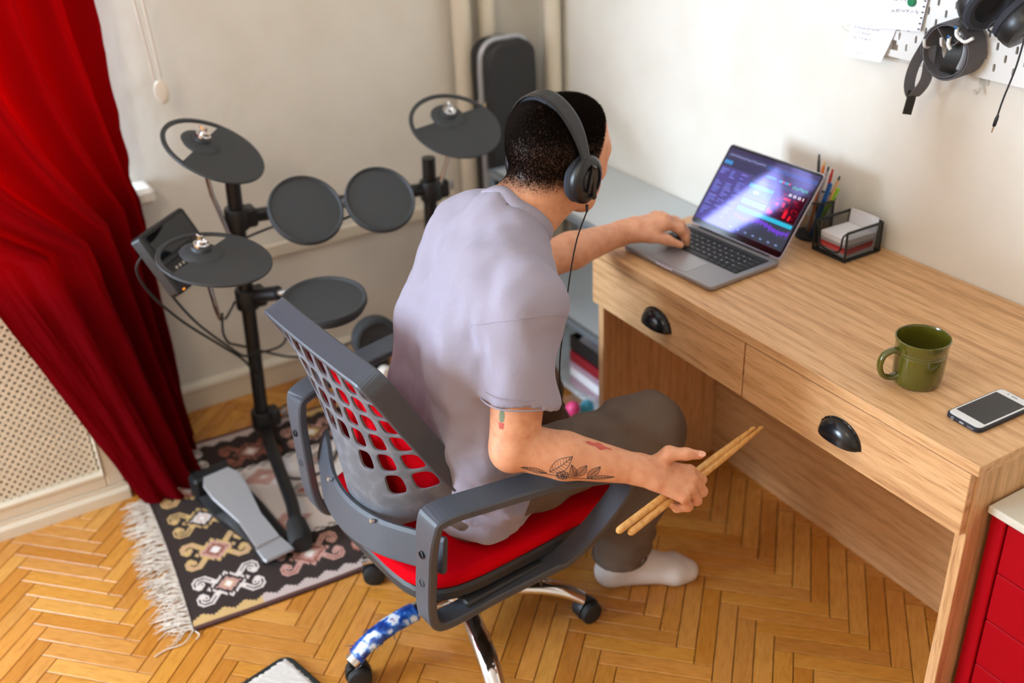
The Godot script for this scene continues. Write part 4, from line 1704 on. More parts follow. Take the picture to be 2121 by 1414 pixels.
	# cables, one by one
	for q in [
		[V(0.39, 0.79, -2.49), V(0.372, 0.74, -2.52), V(0.395, 0.66, -2.545), V(0.46, 0.55, -2.575), V(0.56, 0.42, -2.62), V(0.625, 0.33, -2.665), V(0.66, 0.25, -2.69)],
		[V(0.43, 0.70, -2.43), V(0.44, 0.655, -2.50), V(0.50, 0.53, -2.57), V(0.58, 0.41, -2.62), V(0.63, 0.345, -2.66), V(0.68, 0.34, -2.68)],
		[V(0.56, 0.56, -2.53), V(0.555, 0.50, -2.54), V(0.57, 0.45, -2.57), V(0.60, 0.41, -2.62), V(0.645, 0.36, -2.68)],
		[V(0.67, 0.33, -2.68), V(0.74, 0.36, -2.64), V(0.755, 0.46, -2.60), V(0.73, 0.60, -2.45), V(0.728, 0.66, -2.2)],
		[V(0.67, 0.34, -2.69), V(0.76, 0.30, -2.66), V(0.86, 0.30, -2.62), V(0.93, 0.35, -2.55), V(0.94, 0.36, -2.47)],
		[V(0.62, 0.70, -2.62), V(0.70, 0.745, -2.56), V(0.76, 0.775, -2.50), V(0.85, 0.76, -2.47), V(0.93, 0.77, -2.46), V(0.985, 0.79, -2.44)],
		[V(0.985, 0.79, -2.44), V(1.06, 0.745, -2.52), V(1.15, 0.735, -2.60), V(1.25, 0.74, -2.66)],
		[V(0.66, 0.06, -2.70), V(0.70, 0.012, -2.66), V(0.64, 0.012, -2.57), V(0.655, 0.012, -2.48), V(0.73, 0.012, -2.46), V(0.80, 0.012, -2.51), V(0.86, 0.012, -2.62)],
		[V(0.69, 0.10, -2.71), V(0.78, 0.06, -2.80), V(0.90, 0.03, -2.83), V(1.02, 0.02, -2.82)],
	]:
		s = st()
		tube(s, spline(q, 8), 0.0036, 7)
		obj("cable", s, mats.cable_black, kit)
	hihat_pedal()
	kick()

func hihat_pedal() -> void:
	var t := thing("hi_hat_pedal", "silver foot pedal on a black base lying on the rug", "pedal", V(0.472, 0.009, -2.30))
	# runs from the heel (towards the room) to the toe
	var heel := V(0.50, 0.0, -2.150)
	var toe := V(0.444, 0.0, -2.560)
	var d := (toe - heel).normalized()
	var side := d.cross(Vector3.UP).normalized()
	var o := t.position
	var s := st()
	var foot := func(a: float, w: float, y: float) -> Vector3: return heel + d * a + side * w + V(0, y, 0) - V(o.x, 0, o.z)
	# black base frame
	var outline := [[0.02, 0.040], [0.13, 0.030], [0.27, 0.052], [0.42, 0.056]]
	for i in 3:
		var a: Array = outline[i]
		var c: Array = outline[i + 1]
		quad(s, foot.call(a[0], -a[1], 0.016), foot.call(c[0], -c[1], 0.022), foot.call(c[0], c[1], 0.022), foot.call(a[0], a[1], 0.016))
		for g in [-1.0, 1.0]:
			quad(s, foot.call(a[0], g * a[1], 0.0), foot.call(c[0], g * c[1], 0.0), foot.call(c[0], g * c[1], 0.022), foot.call(a[0], g * a[1], 0.016))
	obj("base_plate", s, mats.plastic_black, t)
	s = st()
	box(s, V(0.118, 0.075, 0.052), Transform3D(frame_of(side, Vector3.UP), foot.call(0.405, 0.0, 0.0375)), 0.008)
	obj("sensor_housing", s, mats.plastic_black, t)
	s = st()
	tube(s, [foot.call(0.06, 0.052, 0.012), foot.call(0.24, 0.062, 0.016), foot.call(0.40, 0.060, 0.02)], 0.011, 10)
	obj("side_rail", s, mats.plastic_black, t)
	# heel plate and tapering footboard
	s = st()
	var hp := PackedVector2Array([Vector2(-0.040, 0.0), Vector2(0.040, 0.0), Vector2(0.042, 0.012), Vector2(0.038, 0.060), Vector2(-0.038, 0.060), Vector2(-0.042, 0.012)])
	prism(s, hp, 0.010, Transform3D(Basis(side, d, side.cross(d)), foot.call(-0.005, 0, 0.024)), 0.003)
	obj("heel_plate", s, mats.silver_paint, t)
	s = st()
	var fp := PackedVector2Array([Vector2(-0.034, 0.0), Vector2(0.034, 0.0), Vector2(0.032, 0.10), Vector2(0.052, 0.22), Vector2(0.052, 0.275), Vector2(0.036, 0.305), Vector2(-0.036, 0.305), Vector2(-0.052, 0.275), Vector2(-0.052, 0.22), Vector2(-0.032, 0.10)])
	var slope := (d * 0.305 + V(0, 0.066, 0)).normalized()
	prism(s, fp, 0.010, Transform3D(Basis(side, slope, side.cross(slope)), foot.call(0.060, 0, 0.027)), 0.003)
	obj("footboard", s, mats.silver_paint, t)
	s = st()
	tube(s, [foot.call(0.058, -0.036, 0.024), foot.call(0.058, 0.036, 0.024)], 0.006, 10)
	obj("hinge", s, mats.steel_satin, t)

func kick() -> void:
	var t := thing("kick_pad", "black kick drum pad on a low tower behind the chair arm", "kick pad", V(0.945, 0.006, -2.46))
	var s := st()
	# upright oval head facing the player
	var n := V(-0.10, 0.12, 0.98).normalized()
	var b := basis_y(n)
	lathe(s, [Vector2(0, -0.05), Vector2(0.055, -0.048), Vector2(0.066, -0.03), Vector2(0.068, 0.0), Vector2(0.064, 0.012), Vector2(0.056, 0.015), Vector2(0.052, 0.008), Vector2(0, 0.006)], 40, Transform3D(b, V(0, 0.395, 0.03)), 1.0, 1.0)
	obj("pad_head", s, mats.drum_rubber, t)
	s = st()
	tube(s, [V(0, 0.40, -0.005), V(0, 0.22, -0.01), V(0, 0.03, -0.015)], [0.045, 0.042, 0.05], 16)
	obj("tower", s, mats.plastic_black, t)
	s = st()
	box(s, V(0.20, 0.016, 0.16), Transform3D(Basis(), V(0, 0.010, 0.02)), 0.004)
	obj("base_plate", s, mats.plastic_black, t)
	s = st()
	for x in [-0.075, 0.075]:
		tube(s, [V(x, 0.01, 0.06), V(x * 0.8, 0.20, 0.085)], 0.008, 8)
	tube(s, [V(-0.07, 0.20, 0.085), V(0.07, 0.20, 0.085)], 0.008, 10)
	lathe(s, [Vector2(0, -0.02), Vector2(0.024, -0.02), Vector2(0.024, 0.02), Vector2(0, 0.02)], 16, Transform3D(basis_y(V(1, 0, 0)), V(0.01, 0.20, 0.085)))
	tube(s, [V(0.0, 0.20, 0.085), V(0.0, 0.30, 0.075)], 0.005, 8)
	obj("pedal_frame", s, mats.steel_satin, t)
	s = st()
	lathe(s, [Vector2(0, -0.022), Vector2(0.019, -0.02), Vector2(0.022, 0.0), Vector2(0.019, 0.02), Vector2(0, 0.022)], 16, Transform3D(basis_y(V(0, 0.2, 1)), V(0, 0.31, 0.075)))
	obj("beater", s, mats.fringe, t)
	s = st()
	prism(s, PackedVector2Array([Vector2(-0.035, 0.0), Vector2(0.035, 0.0), Vector2(0.045, 0.22), Vector2(-0.045, 0.22)]), 0.008, Transform3D(frame_of(V(1, 0, 0), V(0, 0.35, -0.94)), V(0, 0.03, 0.30)), 0.002)
	obj("footboard", s, mats.silver_paint, t)

# ---------------------------------------------------------------- the corner behind the player
func corner_things() -> void:
	# upright instrument case
	var o := V(1.668, 0.0, -2.89)
	var t := thing("guitar_case", "black hard guitar case with silver edge trim standing in the corner", "case", o)
	var w := 0.172
	var h := 1.045
	var th := 0.118
	var poly := PackedVector2Array()
	for q in [Vector2(-0.088, 0.0), Vector2(0.100, 0.0), Vector2(0.098, 0.30), Vector2(0.090, 0.95)]:
		poly.append(q)
	for i in 7:
		var a := PI / 2 * i / 6
		poly.append(Vector2(0.088 - 0.055 + cos(a) * 0.055, h - 0.055 + sin(a) * 0.055))
	for i in 7:
		var a := PI / 2 + PI / 2 * i / 6
		poly.append(Vector2(-0.086 + 0.055 + cos(a) * 0.055, h - 0.055 + sin(a) * 0.055))
	poly.append(Vector2(-0.088, 0.95))
	var s := st()
	prism(s, poly, 0.046, Transform3D(Basis(), V(0, 0, 0.023)), 0.010, true)
	obj("lid", s, mats.case_black, t)
	s = st()
	prism(s, poly, 0.074, Transform3D(Basis(), V(0, 0, -0.041)), 0.010, true)
	obj("shell", s, mats.case_black, t)
	s = st()
	var edge := []
	for i in range(4, poly.size()):
		edge.append(V(poly[i].x * 1.03, poly[i].y + 0.003, -0.003))
	edge.append(V(-0.0905, 0.3, -0.003))
	edge.append(V(-0.0905, 0.02, -0.003))
	edge.push_front(V(0.094, 0.9, -0.003))
	tube(s, edge, 0.0105, 10)
	obj("edge_trim", s, mats.silver_paint, t)
	for y in [0.845, 0.505, 0.2]:
		s = st()
		box(s, V(0.008, 0.034, 0.05), Transform3D(Basis(), V(-0.091, y, -0.003)), 0.002)
		lathe(s, [Vector2(0, 0), Vector2(0.013, 0), Vector2(0.011, 0.009), Vector2(0, 0.010)], 16, Transform3D(basis_y(V(-1, 0, 0)), V(-0.094, y, 0.012)))
		obj("latch", s, mats.brass_dull, t)
	# grey shelf unit
	var u := thing("shelf_unit", "low grey shelf unit with a metal frame between the desk and the corner", "shelf", V(1.72, 0, -2.38))
	var c := V(1.72, 0, -2.38)
	for y in [0.65, 0.30, 0.045]:
		s = st()
		box_at(s, V(1.568, y - 0.014, -2.822) - c, V(1.890, y, -1.957) - c, 0.002)
		obj("shelf_board", s, mats.shelf_grey, u)
	for x in [1.560, 1.884]:
		for z in [-2.832, -1.957]:
			s = st()
			box_at(s, V(x - 0.010, 0.0, z - 0.010) - c, V(x + 0.010, 0.654, z + 0.010) - c, 0.002)
			obj("post", s, mats.shelf_metal, u)
	for y in [0.645, 0.293]:
		s = st()
		box_at(s, V(1.552, y - 0.012, -2.822) - c, V(1.568, y + 0.009, -1.967) - c, 0.002)
		obj("edge_rail", s, mats.shelf_metal, u)
		s = st()
		box_at(s, V(1.570, y - 0.012, -2.840) - c, V(1.874, y + 0.009, -2.824) - c, 0.002)
		obj("edge_rail", s, mats.shelf_metal, u)
	# what stands on its lowest board
	s = st()
	var lo := V(1.585, 0.172, -2.42)
	var hi := V(1.80, 0.222, -2.13)
	box_at(s, lo, V(hi.x, lo.y + 0.006, hi.z), 0.002)
	box_at(s, lo, V(lo.x + 0.006, hi.y, hi.z), 0.002)
	box_at(s, V(hi.x - 0.006, lo.y, lo.z), hi, 0.002)
	box_at(s, V(lo.x + 0.006, lo.y + 0.006, lo.z), V(hi.x - 0.006, hi.y, lo.z + 0.006), 0.002)
	box_at(s, V(lo.x + 0.006, lo.y + 0.006, hi.z - 0.006), V(hi.x - 0.006, hi.y, hi.z), 0.002)
	var q := obj("letter_tray", s, mats.plastic_black)
	tag(q, "black open tray on the stacked books in the shelf unit", "tray")
	s = st()
	var R := FastNoiseLite.new()
	R.seed = 2
	R.frequency = 14.0
	grid(s, func(a: float, b: float) -> Vector3: return V(1.60 + a * 0.18, 0.199 + 0.02 * R.get_noise_2d(a * 0.18, b * 0.24), -2.40 + b * 0.25), 18, 24)
	grid(s, func(a: float, b: float) -> Vector3: return V(1.60 + a * 0.18, 0.179, -2.40 + b * 0.25), 2, 2)
	q = obj("crumpled_paper", s, mats.paper_white)
	tag(q, "white crumpled paper lying in the black tray", "paper")
	var y := 0.0455
	for bk in [["book_mauve", 0.028, 0.02, "mauve book at the bottom of the stack in the shelf unit"], ["paper_white", 0.034, -0.02, "white book in the middle of the stack in the shelf unit"], ["book_mauve", 0.022, 0.015, "thin mauve book below the red one in the shelf unit"], ["book_red", 0.036, 0.0, "dark red book under the black tray in the shelf unit"]]:
		var n := thing("book", bk[3], "book", V(1.69, y, -2.285), "books stacked in the shelf unit")
		n.rotation.y = bk[2]
		s = st()
		for g in [0.002, bk[1] - 0.002]:
			box(s, V(0.21, 0.003, 0.27), Transform3D(Basis(), V(0, g, 0)), 0.0008)
		box(s, V(0.003, bk[1] - 0.001, 0.27), Transform3D(Basis(), V(-0.104, bk[1] / 2, 0)), 0.0008)
		obj("cover", s, mats[bk[0]], n)
		s = st()
		box(s, V(0.198, bk[1] - 0.008, 0.262), Transform3D(Basis(), V(0.0, bk[1] / 2, 0)), 0.0005)
		obj("pages", s, mats.paper_white, n)
		y += bk[1] + 0.0005
	# glass jar of coloured egg shakers on the floor
	var j := thing("glass_jar", "clear glass bowl holding coloured egg shakers on the floor", "bowl", V(1.475, 0.0, -2.205))
	s = st()
	lathe(s, [Vector2(0, 0.004), Vector2(0.055, 0.004), Vector2(0.066, 0.012), Vector2(0.072, 0.05), Vector2(0.074, 0.10)], 40)
	obj("glass_wall", s, mats.jar_glass, j)
	s = st()
	var ring := []
	for i in 33:
		ring.append(V(cos(TAU * i / 32) * 0.074, 0.10, sin(TAU * i / 32) * 0.074))
	tube(s, ring, 0.0022, 6)
	obj("rim", s, mats.jar_glass, j)
	for e in [["egg_yellow", V(1.452, 0.047, -2.195), "yellow egg shaker in the glass bowl"], ["egg_pink", V(1.455, 0.099, -2.212), "pink egg shaker on top in the glass bowl"], ["egg_blue", V(1.515, 0.075, -2.225), "blue egg shaker at the back of the glass bowl"]]:
		s = st()
		lathe(s, [Vector2(0, 0.031), Vector2(0.010, 0.0285), Vector2(0.018, 0.020), Vector2(0.0222, 0.008), Vector2(0.0228, -0.004), Vector2(0.0205, -0.015), Vector2(0.013, -0.0235), Vector2(0, -0.026)], 24)
		q = obj("egg_shaker", s, mats[e[0]], null, Transform3D(Basis(V(1, 0.3, 0).normalized(), 0.5), e[1]))
		tag(q, e[2], "egg shaker", "egg shakers in the glass bowl")

# ---------------------------------------------------------------- office chair
const HUB := Vector3(0.79, 0.0, -1.70)

func back_at(u: float, v: float, off := 0.0) -> Vector3:
	# u -1..1 across, v 0..1 from the bottom edge to the top, off towards the sitter
	var xc := lerpf(-0.225, -0.278, v) + 0.012 * sin(v * PI)
	var xs := lerpf(-0.062, -0.272, pow(v, 0.9))
	var x := lerpf(xc, xs, pow(absf(u), 2.2))
	var hw := 0.197 + 0.004 * v - 0.02 * pow(1.0 - v, 4.0)
	var y := lerpf(0.435, 0.865, v) + 0.075 * u * u * (1.0 - v)
	return V(x + off * (1.0 - 0.25 * absf(u)), y + off * 0.15, u * hw - off * u * 0.45 * (1.0 - v) * 0.6)

func slot_ring(n: int, cu: float, cv: float, hu: float, hv: float, e: float) -> Array:
	var out := []
	for i in n:
		var a := TAU * i / n
		var c := cos(a)
		var s := sin(a)
		out.append(Vector2(cu + hu * signf(c) * pow(absf(c), e), cv + hv * signf(s) * pow(absf(s), e)))
	return out

func cell_ring(n: int, u0: float, u1: float, v0: float, v1: float) -> Array:
	var out := []
	var cu := (u0 + u1) / 2
	var cv := (v0 + v1) / 2
	for i in n:
		var a := TAU * i / n
		var c := cos(a)
		var s := sin(a)
		var k := 1.0 / maxf(absf(c), absf(s))
		out.append(Vector2(cu + (u1 - u0) / 2 * c * k, cv + (v1 - v0) / 2 * s * k))
	return out

func office_chair() -> void:
	var t := thing("office_chair", "grey swivel chair with red mesh seat and slotted plastic back", "chair", HUB)
	t.rotation.y = deg_to_rad(5.7)
	var s := st()
	# seat cushion: rounded slab, crowned, front edge falling away
	var sw := 0.243
	var cush := func(u: float, v: float) -> Vector3:
		# u round the outline, v from the bottom edge over the top to the middle
		var a := u * TAU
		var c := cos(a)
		var d := sin(a)
		var rx := 0.280
		var ex := signf(c) * pow(absf(c), 0.42)
		var ez := signf(d) * pow(absf(d), 0.42)
		var k: float
		var y: float
		if v < 0.4:
			var q := v / 0.4
			k = 0.94 + 0.06 * sin(q * PI * 0.75)
			y = 0.352 + 0.040 * q
		else:
			var q := (v - 0.4) / 0.6
			k = (0.94 + 0.06 * sin(PI * 0.75)) * cos(q * PI / 2)
			y = 0.392 + 0.020 * sin(q * PI / 2) + 0.004 * q
		var x := rx * ex * k
		y -= 0.030 * smoothstep(0.12, 0.26, x) * (1.0 if v > 0.2 else 0.4)
		return V(x + 0.055, y, sw * ez * k)
	grid(s, cush, 72, 16)
	obj("seat", s, mats.red_mesh, t)
	s = st()
	var pan := PackedVector2Array()
	for i in 40:
		var a := TAU * i / 40
		pan.append(Vector2(0.055 + 0.275 * signf(cos(a)) * pow(absf(cos(a)), 0.42), 0.240 * signf(sin(a)) * pow(absf(sin(a)), 0.42)))
	prism(s, pan, 0.030, Transform3D(Basis(V(1, 0, 0), V(0, 0, 1), V(0, -1, 0)), V(0, 0.341, 0)), 0.006, true)
	obj("seat_pan", s, mats.chair_dark, t)
	# backrest: slotted shell
	s = st()
	var th := 0.006
	var nu := 8
	var rows := [0.0, 0.20, 0.36, 0.50, 0.63, 0.75, 0.86, 1.0]
	var N := 24
	for j in rows.size() - 1:
		for i in nu:
			var u0 := -1.0 + 2.0 * i / nu
			var u1 := -1.0 + 2.0 * (i + 1) / nu
			var v0: float = rows[j]
			var v1: float = rows[j + 1]
			var cu := (u0 + u1) / 2
			var cv := (v0 + v1) / 2
			var open: bool = cv > 0.50 - 0.42 * absf(cu) and cv < 0.93 and absf(cu) < 0.9
			if not open:
				var f := func(a: float, b: float) -> Vector3: return back_at(lerpf(u0, u1, a), lerpf(v0, v1, b))
				var g := func(a: float, b: float) -> Vector3: return back_at(lerpf(u1, u0, a), lerpf(v0, v1, b), th)
				grid(s, f, 6, 6, false, 3)
				grid(s, g, 6, 6, false, 5)
				continue
			var outer := cell_ring(N, u0, u1, v0, v1)
			var inner := slot_ring(N, cu, cv, (u1 - u0) * 0.36, (v1 - v0) * 0.42, 0.62)
			for k in N:
				var k2 := (k + 1) % N
				var mo: Vector2 = (outer[k] + inner[k]) / 2
				var mo2: Vector2 = (outer[k2] + inner[k2]) / 2
				s.set_smooth_group(3)
				quad(s, back_at(outer[k].x, outer[k].y), back_at(outer[k2].x, outer[k2].y), back_at(mo2.x, mo2.y), back_at(mo.x, mo.y))
				quad(s, back_at(mo.x, mo.y), back_at(mo2.x, mo2.y), back_at(inner[k2].x, inner[k2].y, 0.001), back_at(inner[k].x, inner[k].y, 0.001))
				s.set_smooth_group(5)
				quad(s, back_at(inner[k].x, inner[k].y, th), back_at(inner[k2].x, inner[k2].y, th), back_at(outer[k2].x, outer[k2].y, th), back_at(outer[k].x, outer[k].y, th))
				s.set_smooth_group(6)
				quad(s, back_at(inner[k].x, inner[k].y, 0.001), back_at(inner[k2].x, inner[k2].y, 0.001), back_at(inner[k2].x, inner[k2].y, th), back_at(inner[k].x, inner[k].y, th))
	obj("back_shell", s, mats.chair_plastic_dusty, t)
	# deep rim all round the sides and top
	s = st()
	var rim := []
	for v in [0.0, 0.2, 0.4, 0.6, 0.78, 0.90]:
		rim.append(back_at(-1.0, v))
	for q in [[-0.985, 0.968], [-0.90, 1.005], [-0.6, 1.01], [-0.2, 1.012], [0.2, 1.012], [0.6, 1.01], [0.90, 1.005], [0.985, 0.968]]:
		rim.append(back_at(q[0], q[1]))
	for v in [0.90, 0.78, 0.6, 0.4, 0.2, 0.0]:
		rim.append(back_at(1.0, v))
	var path := spline(rim, 5)
	var sides := []
	for i in path.size():
		sides.append(V(0.94, 0.34, 0).normalized())
	var pr := PackedVector2Array([Vector2(-0.006, -0.006), Vector2(-0.003, -0.009), Vector2(0.040, -0.008), Vector2(0.043, -0.005), Vector2(0.043, 0.004), Vector2(0.040, 0.006), Vector2(-0.003, 0.006), Vector2(-0.006, 0.003)])
	sweep(s, path, sides, pr, [], true, FLAT)
	obj("back_rim", s, mats.chair_plastic, t)
	# red mesh pad on the sitter's side
	s = st()
	grid(s, func(a: float, b: float) -> Vector3: return back_at((a * 2 - 1) * 0.97, 0.06 + b * 0.93, 0.022 + 0.030 * pow(sin(a * PI), 0.4) * pow(sin((0.06 + b * 0.9) * PI), 0.4)), 30, 30)
	obj("back_pad", s, mats.red_mesh, t)
	# band that carries the back between the arms
	s = st()
	var band := spline([V(-0.170, 0.475, -0.250), V(-0.192, 0.470, -0.20), V(-0.232, 0.462, -0.10), V(-0.245, 0.458, 0.0), V(-0.232, 0.462, 0.10), V(-0.192, 0.470, 0.20), V(-0.170, 0.475, 0.250)], 8)
	var bs := []
	for q in band:
		bs.append(V(0.35, 1.0, 0))
	sweep(s, band, bs, PackedVector2Array([Vector2(-0.040, -0.004), Vector2(-0.036, -0.008), Vector2(0.026, -0.008), Vector2(0.034, -0.004), Vector2(0.034, 0.004), Vector2(0.026, 0.008), Vector2(-0.036, 0.008), Vector2(-0.040, 0.004)]), [], true, FLAT)
	obj("back_band", s, mats.chair_plastic, t)
	for z in [-0.09, 0.09]:
		s = st()
		lathe(s, [Vector2(0, 0.004), Vector2(0.004, 0.004), Vector2(0.005, 0.0), Vector2(0.005, -0.004)], 12, Transform3D(basis_y(V(-0.9, 0.4, 0)), V(-0.238, 0.492, z)))
		obj("screw", s, mats.chrome, t)
	# arm loops
	for g in [1.0, -1.0]:
		var loop := spline([V(-0.212, 0.575, 0.272 * g), V(-0.190, 0.600, 0.278 * g), V(-0.10, 0.604, 0.300 * g), V(0.03, 0.600, 0.328 * g), V(0.130, 0.588, 0.358 * g), V(0.186, 0.560, 0.364 * g), V(0.188, 0.51, 0.352 * g), V(0.155, 0.41, 0.308 * g), V(0.118, 0.335, 0.268 * g), V(0.075, 0.312, 0.250 * g), V(-0.06, 0.304, 0.238 * g), V(-0.165, 0.302, 0.236 * g), V(-0.206, 0.318, 0.238 * g), V(-0.220, 0.37, 0.246 * g), V(-0.218, 0.48, 0.260 * g)], 6, true)
		loop.append(loop[0])
		loop.append(loop[1])
		var ls := []
		var sc := []
		for i in loop.size():
			ls.append(V(0, 0, 1))
			var pad: float = smoothstep(0.50, 0.60, loop[i].y)
			sc.append(Vector2(lerpf(0.85, 1.12, pad), lerpf(1.0, 0.95, pad)))
		s = st()
		sweep(s, loop, ls, PackedVector2Array([Vector2(-0.029, -0.006), Vector2(-0.026, -0.010), Vector2(0.026, -0.010), Vector2(0.029, -0.006), Vector2(0.029, 0.006), Vector2(0.026, 0.010), Vector2(-0.026, 0.010), Vector2(-0.029, 0.006)]), sc, false, FLAT)
		var arm := obj("armrest", s, mats.chair_plastic, t)
		for y in [0.515, 0.440]:
			s = st()
			lathe(s, [Vector2(0.0075, 0.0006), Vector2(0.0085, 0.0), Vector2(0.0075, -0.006), Vector2(0, -0.006)], 16, Transform3D(basis_y(V(-1, 0.03, 0)), V(-0.2305, y, (0.205 + 0.115 * y) * g)))
			obj("bolt_hole", s, mats.graphite, arm)
		# bracket from the loop to the pan
		s = st()
		box(s, V(0.20, 0.016, 0.07), Transform3D(Basis(), V(-0.03, 0.316, 0.215 * g)), 0.004)
		obj("bracket", s, mats.chair_dark, arm)
	# lift, mechanism, lever
	s = st()
	box(s, V(0.19, 0.05, 0.14), Transform3D(Basis(), V(0.0, 0.300, 0)), 0.012)
	obj("mechanism", s, mats.chair_dark, t)
	s = st()
	tube(s, [V(0, 0.09, 0), V(0, 0.20, 0)], 0.026, 20)
	tube(s, [V(0, 0.20, 0), V(0, 0.29, 0)], 0.019, 20)
	obj("gas_lift", s, mats.chair_dark, t)
	s = st()
	tube(s, [V(0.06, 0.30, 0.06), V(0.075, 0.292, 0.20)], 0.006, 8)
	prism(s, PackedVector2Array([Vector2(-0.018, 0.0), Vector2(0.018, 0.0), Vector2(0.022, -0.05), Vector2(0.012, -0.095), Vector2(-0.002, -0.05)]), 0.008, Transform3D(Basis(V(0, 1, 0), 0.4), V(0.075, 0.315, 0.215)), 0.002)
	obj("lever", s, mats.chair_dark, t)
	# five-star base
	s = st()
	lathe(s, [Vector2(0, 0.125), Vector2(0.036, 0.125), Vector2(0.043, 0.112), Vector2(0.043, 0.070), Vector2(0.036, 0.062), Vector2(0, 0.062)], 28)
	obj("base_hub", s, mats.chrome, t)
	for k in 5:
		var a := deg_to_rad(35.7 + 72.0 * k)
		var d := V(cos(a), 0, sin(a))
		var sd := d.cross(Vector3.UP)
		var leg := spline([d * 0.030 + V(0, 0.098, 0), d * 0.10 + V(0, 0.112, 0), d * 0.18 + V(0, 0.112, 0), d * 0.245 + V(0, 0.096, 0), d * 0.292 + V(0, 0.068, 0)], 7)
		var prof := PackedVector2Array()
		for i in 16:
			var q := TAU * i / 16
			prof.append(Vector2(cos(q) * 0.026, sin(q) * (0.019 if sin(q) > 0 else 0.014)))
		var sc := []
		for i in leg.size():
			var q := float(i) / (leg.size() - 1)
			sc.append(Vector2(lerpf(0.80, 0.92, sin(q * PI)), lerpf(1.1, 0.72, q)))
		s = st()
		sweep(s, leg, [-sd], prof, sc)
		var L := obj("base_leg", s, mats.chrome, t)
		if k == 2:
			s = st()
			var rn := RandomNumberGenerator.new()
			rn.seed = 6
			var cut := leg.slice(9, 27)
			var sc2 := []
			for i in cut.size():
				sc2.append(sc[9 + i] * (1.05 + 0.05 * rn.randf()))
			sweep(s, cut, [-sd], prof, sc2, false)
			for i in 46:
				var q: Vector3 = cut[rn.randi_range(6, cut.size() - 1)] + sd * (0.022 if rn.randf() > 0.5 else -0.022) + V(0, rn.randf_range(-0.01, 0.012), 0)
				var e := q + V(rn.randf_range(-0.012, 0.012), rn.randf_range(-0.014, 0.006), rn.randf_range(-0.012, 0.012)) + d * 0.006
				tube(s, [q, e], [0.0016, 0.0003], 3, false)
			var film := obj("protective_film", s, mats.blue_film, L)
			film.set_meta("label", "torn blue protective film on a chrome leg")
		# caster
		var tip := d * 0.292
		var roll := d.rotated(Vector3.UP, 0.6 + 1.1 * k)
		var ax := roll.cross(Vector3.UP)
		s = st()
		tube(s, [tip + V(0, 0.046, 0), tip + V(0, 0.075, 0)], 0.008, 10)
		var ctr := tip + roll * 0.012 + V(0, 0.0275, 0)
		lathe(s, [Vector2(0, -0.008), Vector2(0.0295, -0.008), Vector2(0.0305, 0.0), Vector2(0.0295, 0.008), Vector2(0, 0.008)], 24, Transform3D(basis_y(ax), ctr + V(0, 0.003, 0)))
		var cs := obj("caster", s, mats.plastic_black, t)
		for g in [-1.0, 1.0]:
			s = st()
			lathe(s, [Vector2(0, 0.010), Vector2(0.018, 0.010), Vector2(0.0262, 0.007), Vector2(0.0275, 0.003), Vector2(0.0275, -0.007), Vector2(0.024, -0.009), Vector2(0, -0.009)], 28, Transform3D(basis_y(ax * g), ctr + ax * g * 0.0175))
			obj("wheel", s, mats.rubber_foot, cs)

# ---------------------------------------------------------------- the player
var head_c := Vector3(1.035, 1.148, -1.612)
var head_f := Vector3.ZERO
var head_u := Vector3.ZERO
var head_r := Vector3.ZERO

func hl(f: float, u: float, r: float) -> Vector3:
	return head_c + head_f * f + head_u * u + head_r * r

# hand as bones: w wrist, d towards the knuckles, n out of the back of the hand, s towards the thumb
func hand_bones(w: Vector3, d: Vector3, n: Vector3, s: Vector3, flex: Array, splay: Array, thumb: Array) -> Array:
	var b := []
	var mcp := [[0.088, 0.029, -0.001], [0.091, 0.0095, 0.002], [0.086, -0.0105, 0.001], [0.077, -0.029, -0.003]]
	var seg := [[0.043, 0.026, 0.021], [0.047, 0.029, 0.022], [0.044, 0.027, 0.021], [0.035, 0.021, 0.019]]
	var rad := [[0.0112, 0.0098, 0.0088, 0.0074], [0.0114, 0.0100, 0.0090, 0.0075], [0.0108, 0.0094, 0.0085, 0.0071], [0.0098, 0.0084, 0.0075, 0.0064]]
	# palm
	b.append([w - d * 0.02, w + d * 0.02, 0.0285, 0.0240])
	b.append([w + s * 0.010 - d * 0.01, w + s * 0.014 + d * 0.02, 0.023, 0.020])
	b.append([w - s * 0.010 - d * 0.01, w - s * 0.014 + d * 0.02, 0.022, 0.019])
	for i in 4:
		var m: Array = mcp[i]
		var k: Vector3 = w + d * m[0] + s * m[1] + n * m[2]
		b.append([w + d * 0.018 + s * m[1] * 0.5 - n * 0.002, k - n * 0.003, 0.0185, 0.0128])
		var a := 0.0
		var p := k
		for j in 3:
			a += deg_to_rad(flex[i][j])
			var dir: Vector3 = (d * cos(a) - n * sin(a) + s * splay[i]).normalized()
			var q: Vector3 = p + dir * seg[i][j]
			b.append([p, q, rad[i][j], rad[i][j + 1]])
			p = q
	# heel of the hand and thumb
	b.append([w + d * 0.015 + s * 0.018 - n * 0.008, thumb[0], 0.0185, 0.0150])
	b.append([thumb[0], thumb[1], 0.0135, 0.0112])
	b.append([thumb[1], thumb[2], 0.0112, 0.0086])
	return b

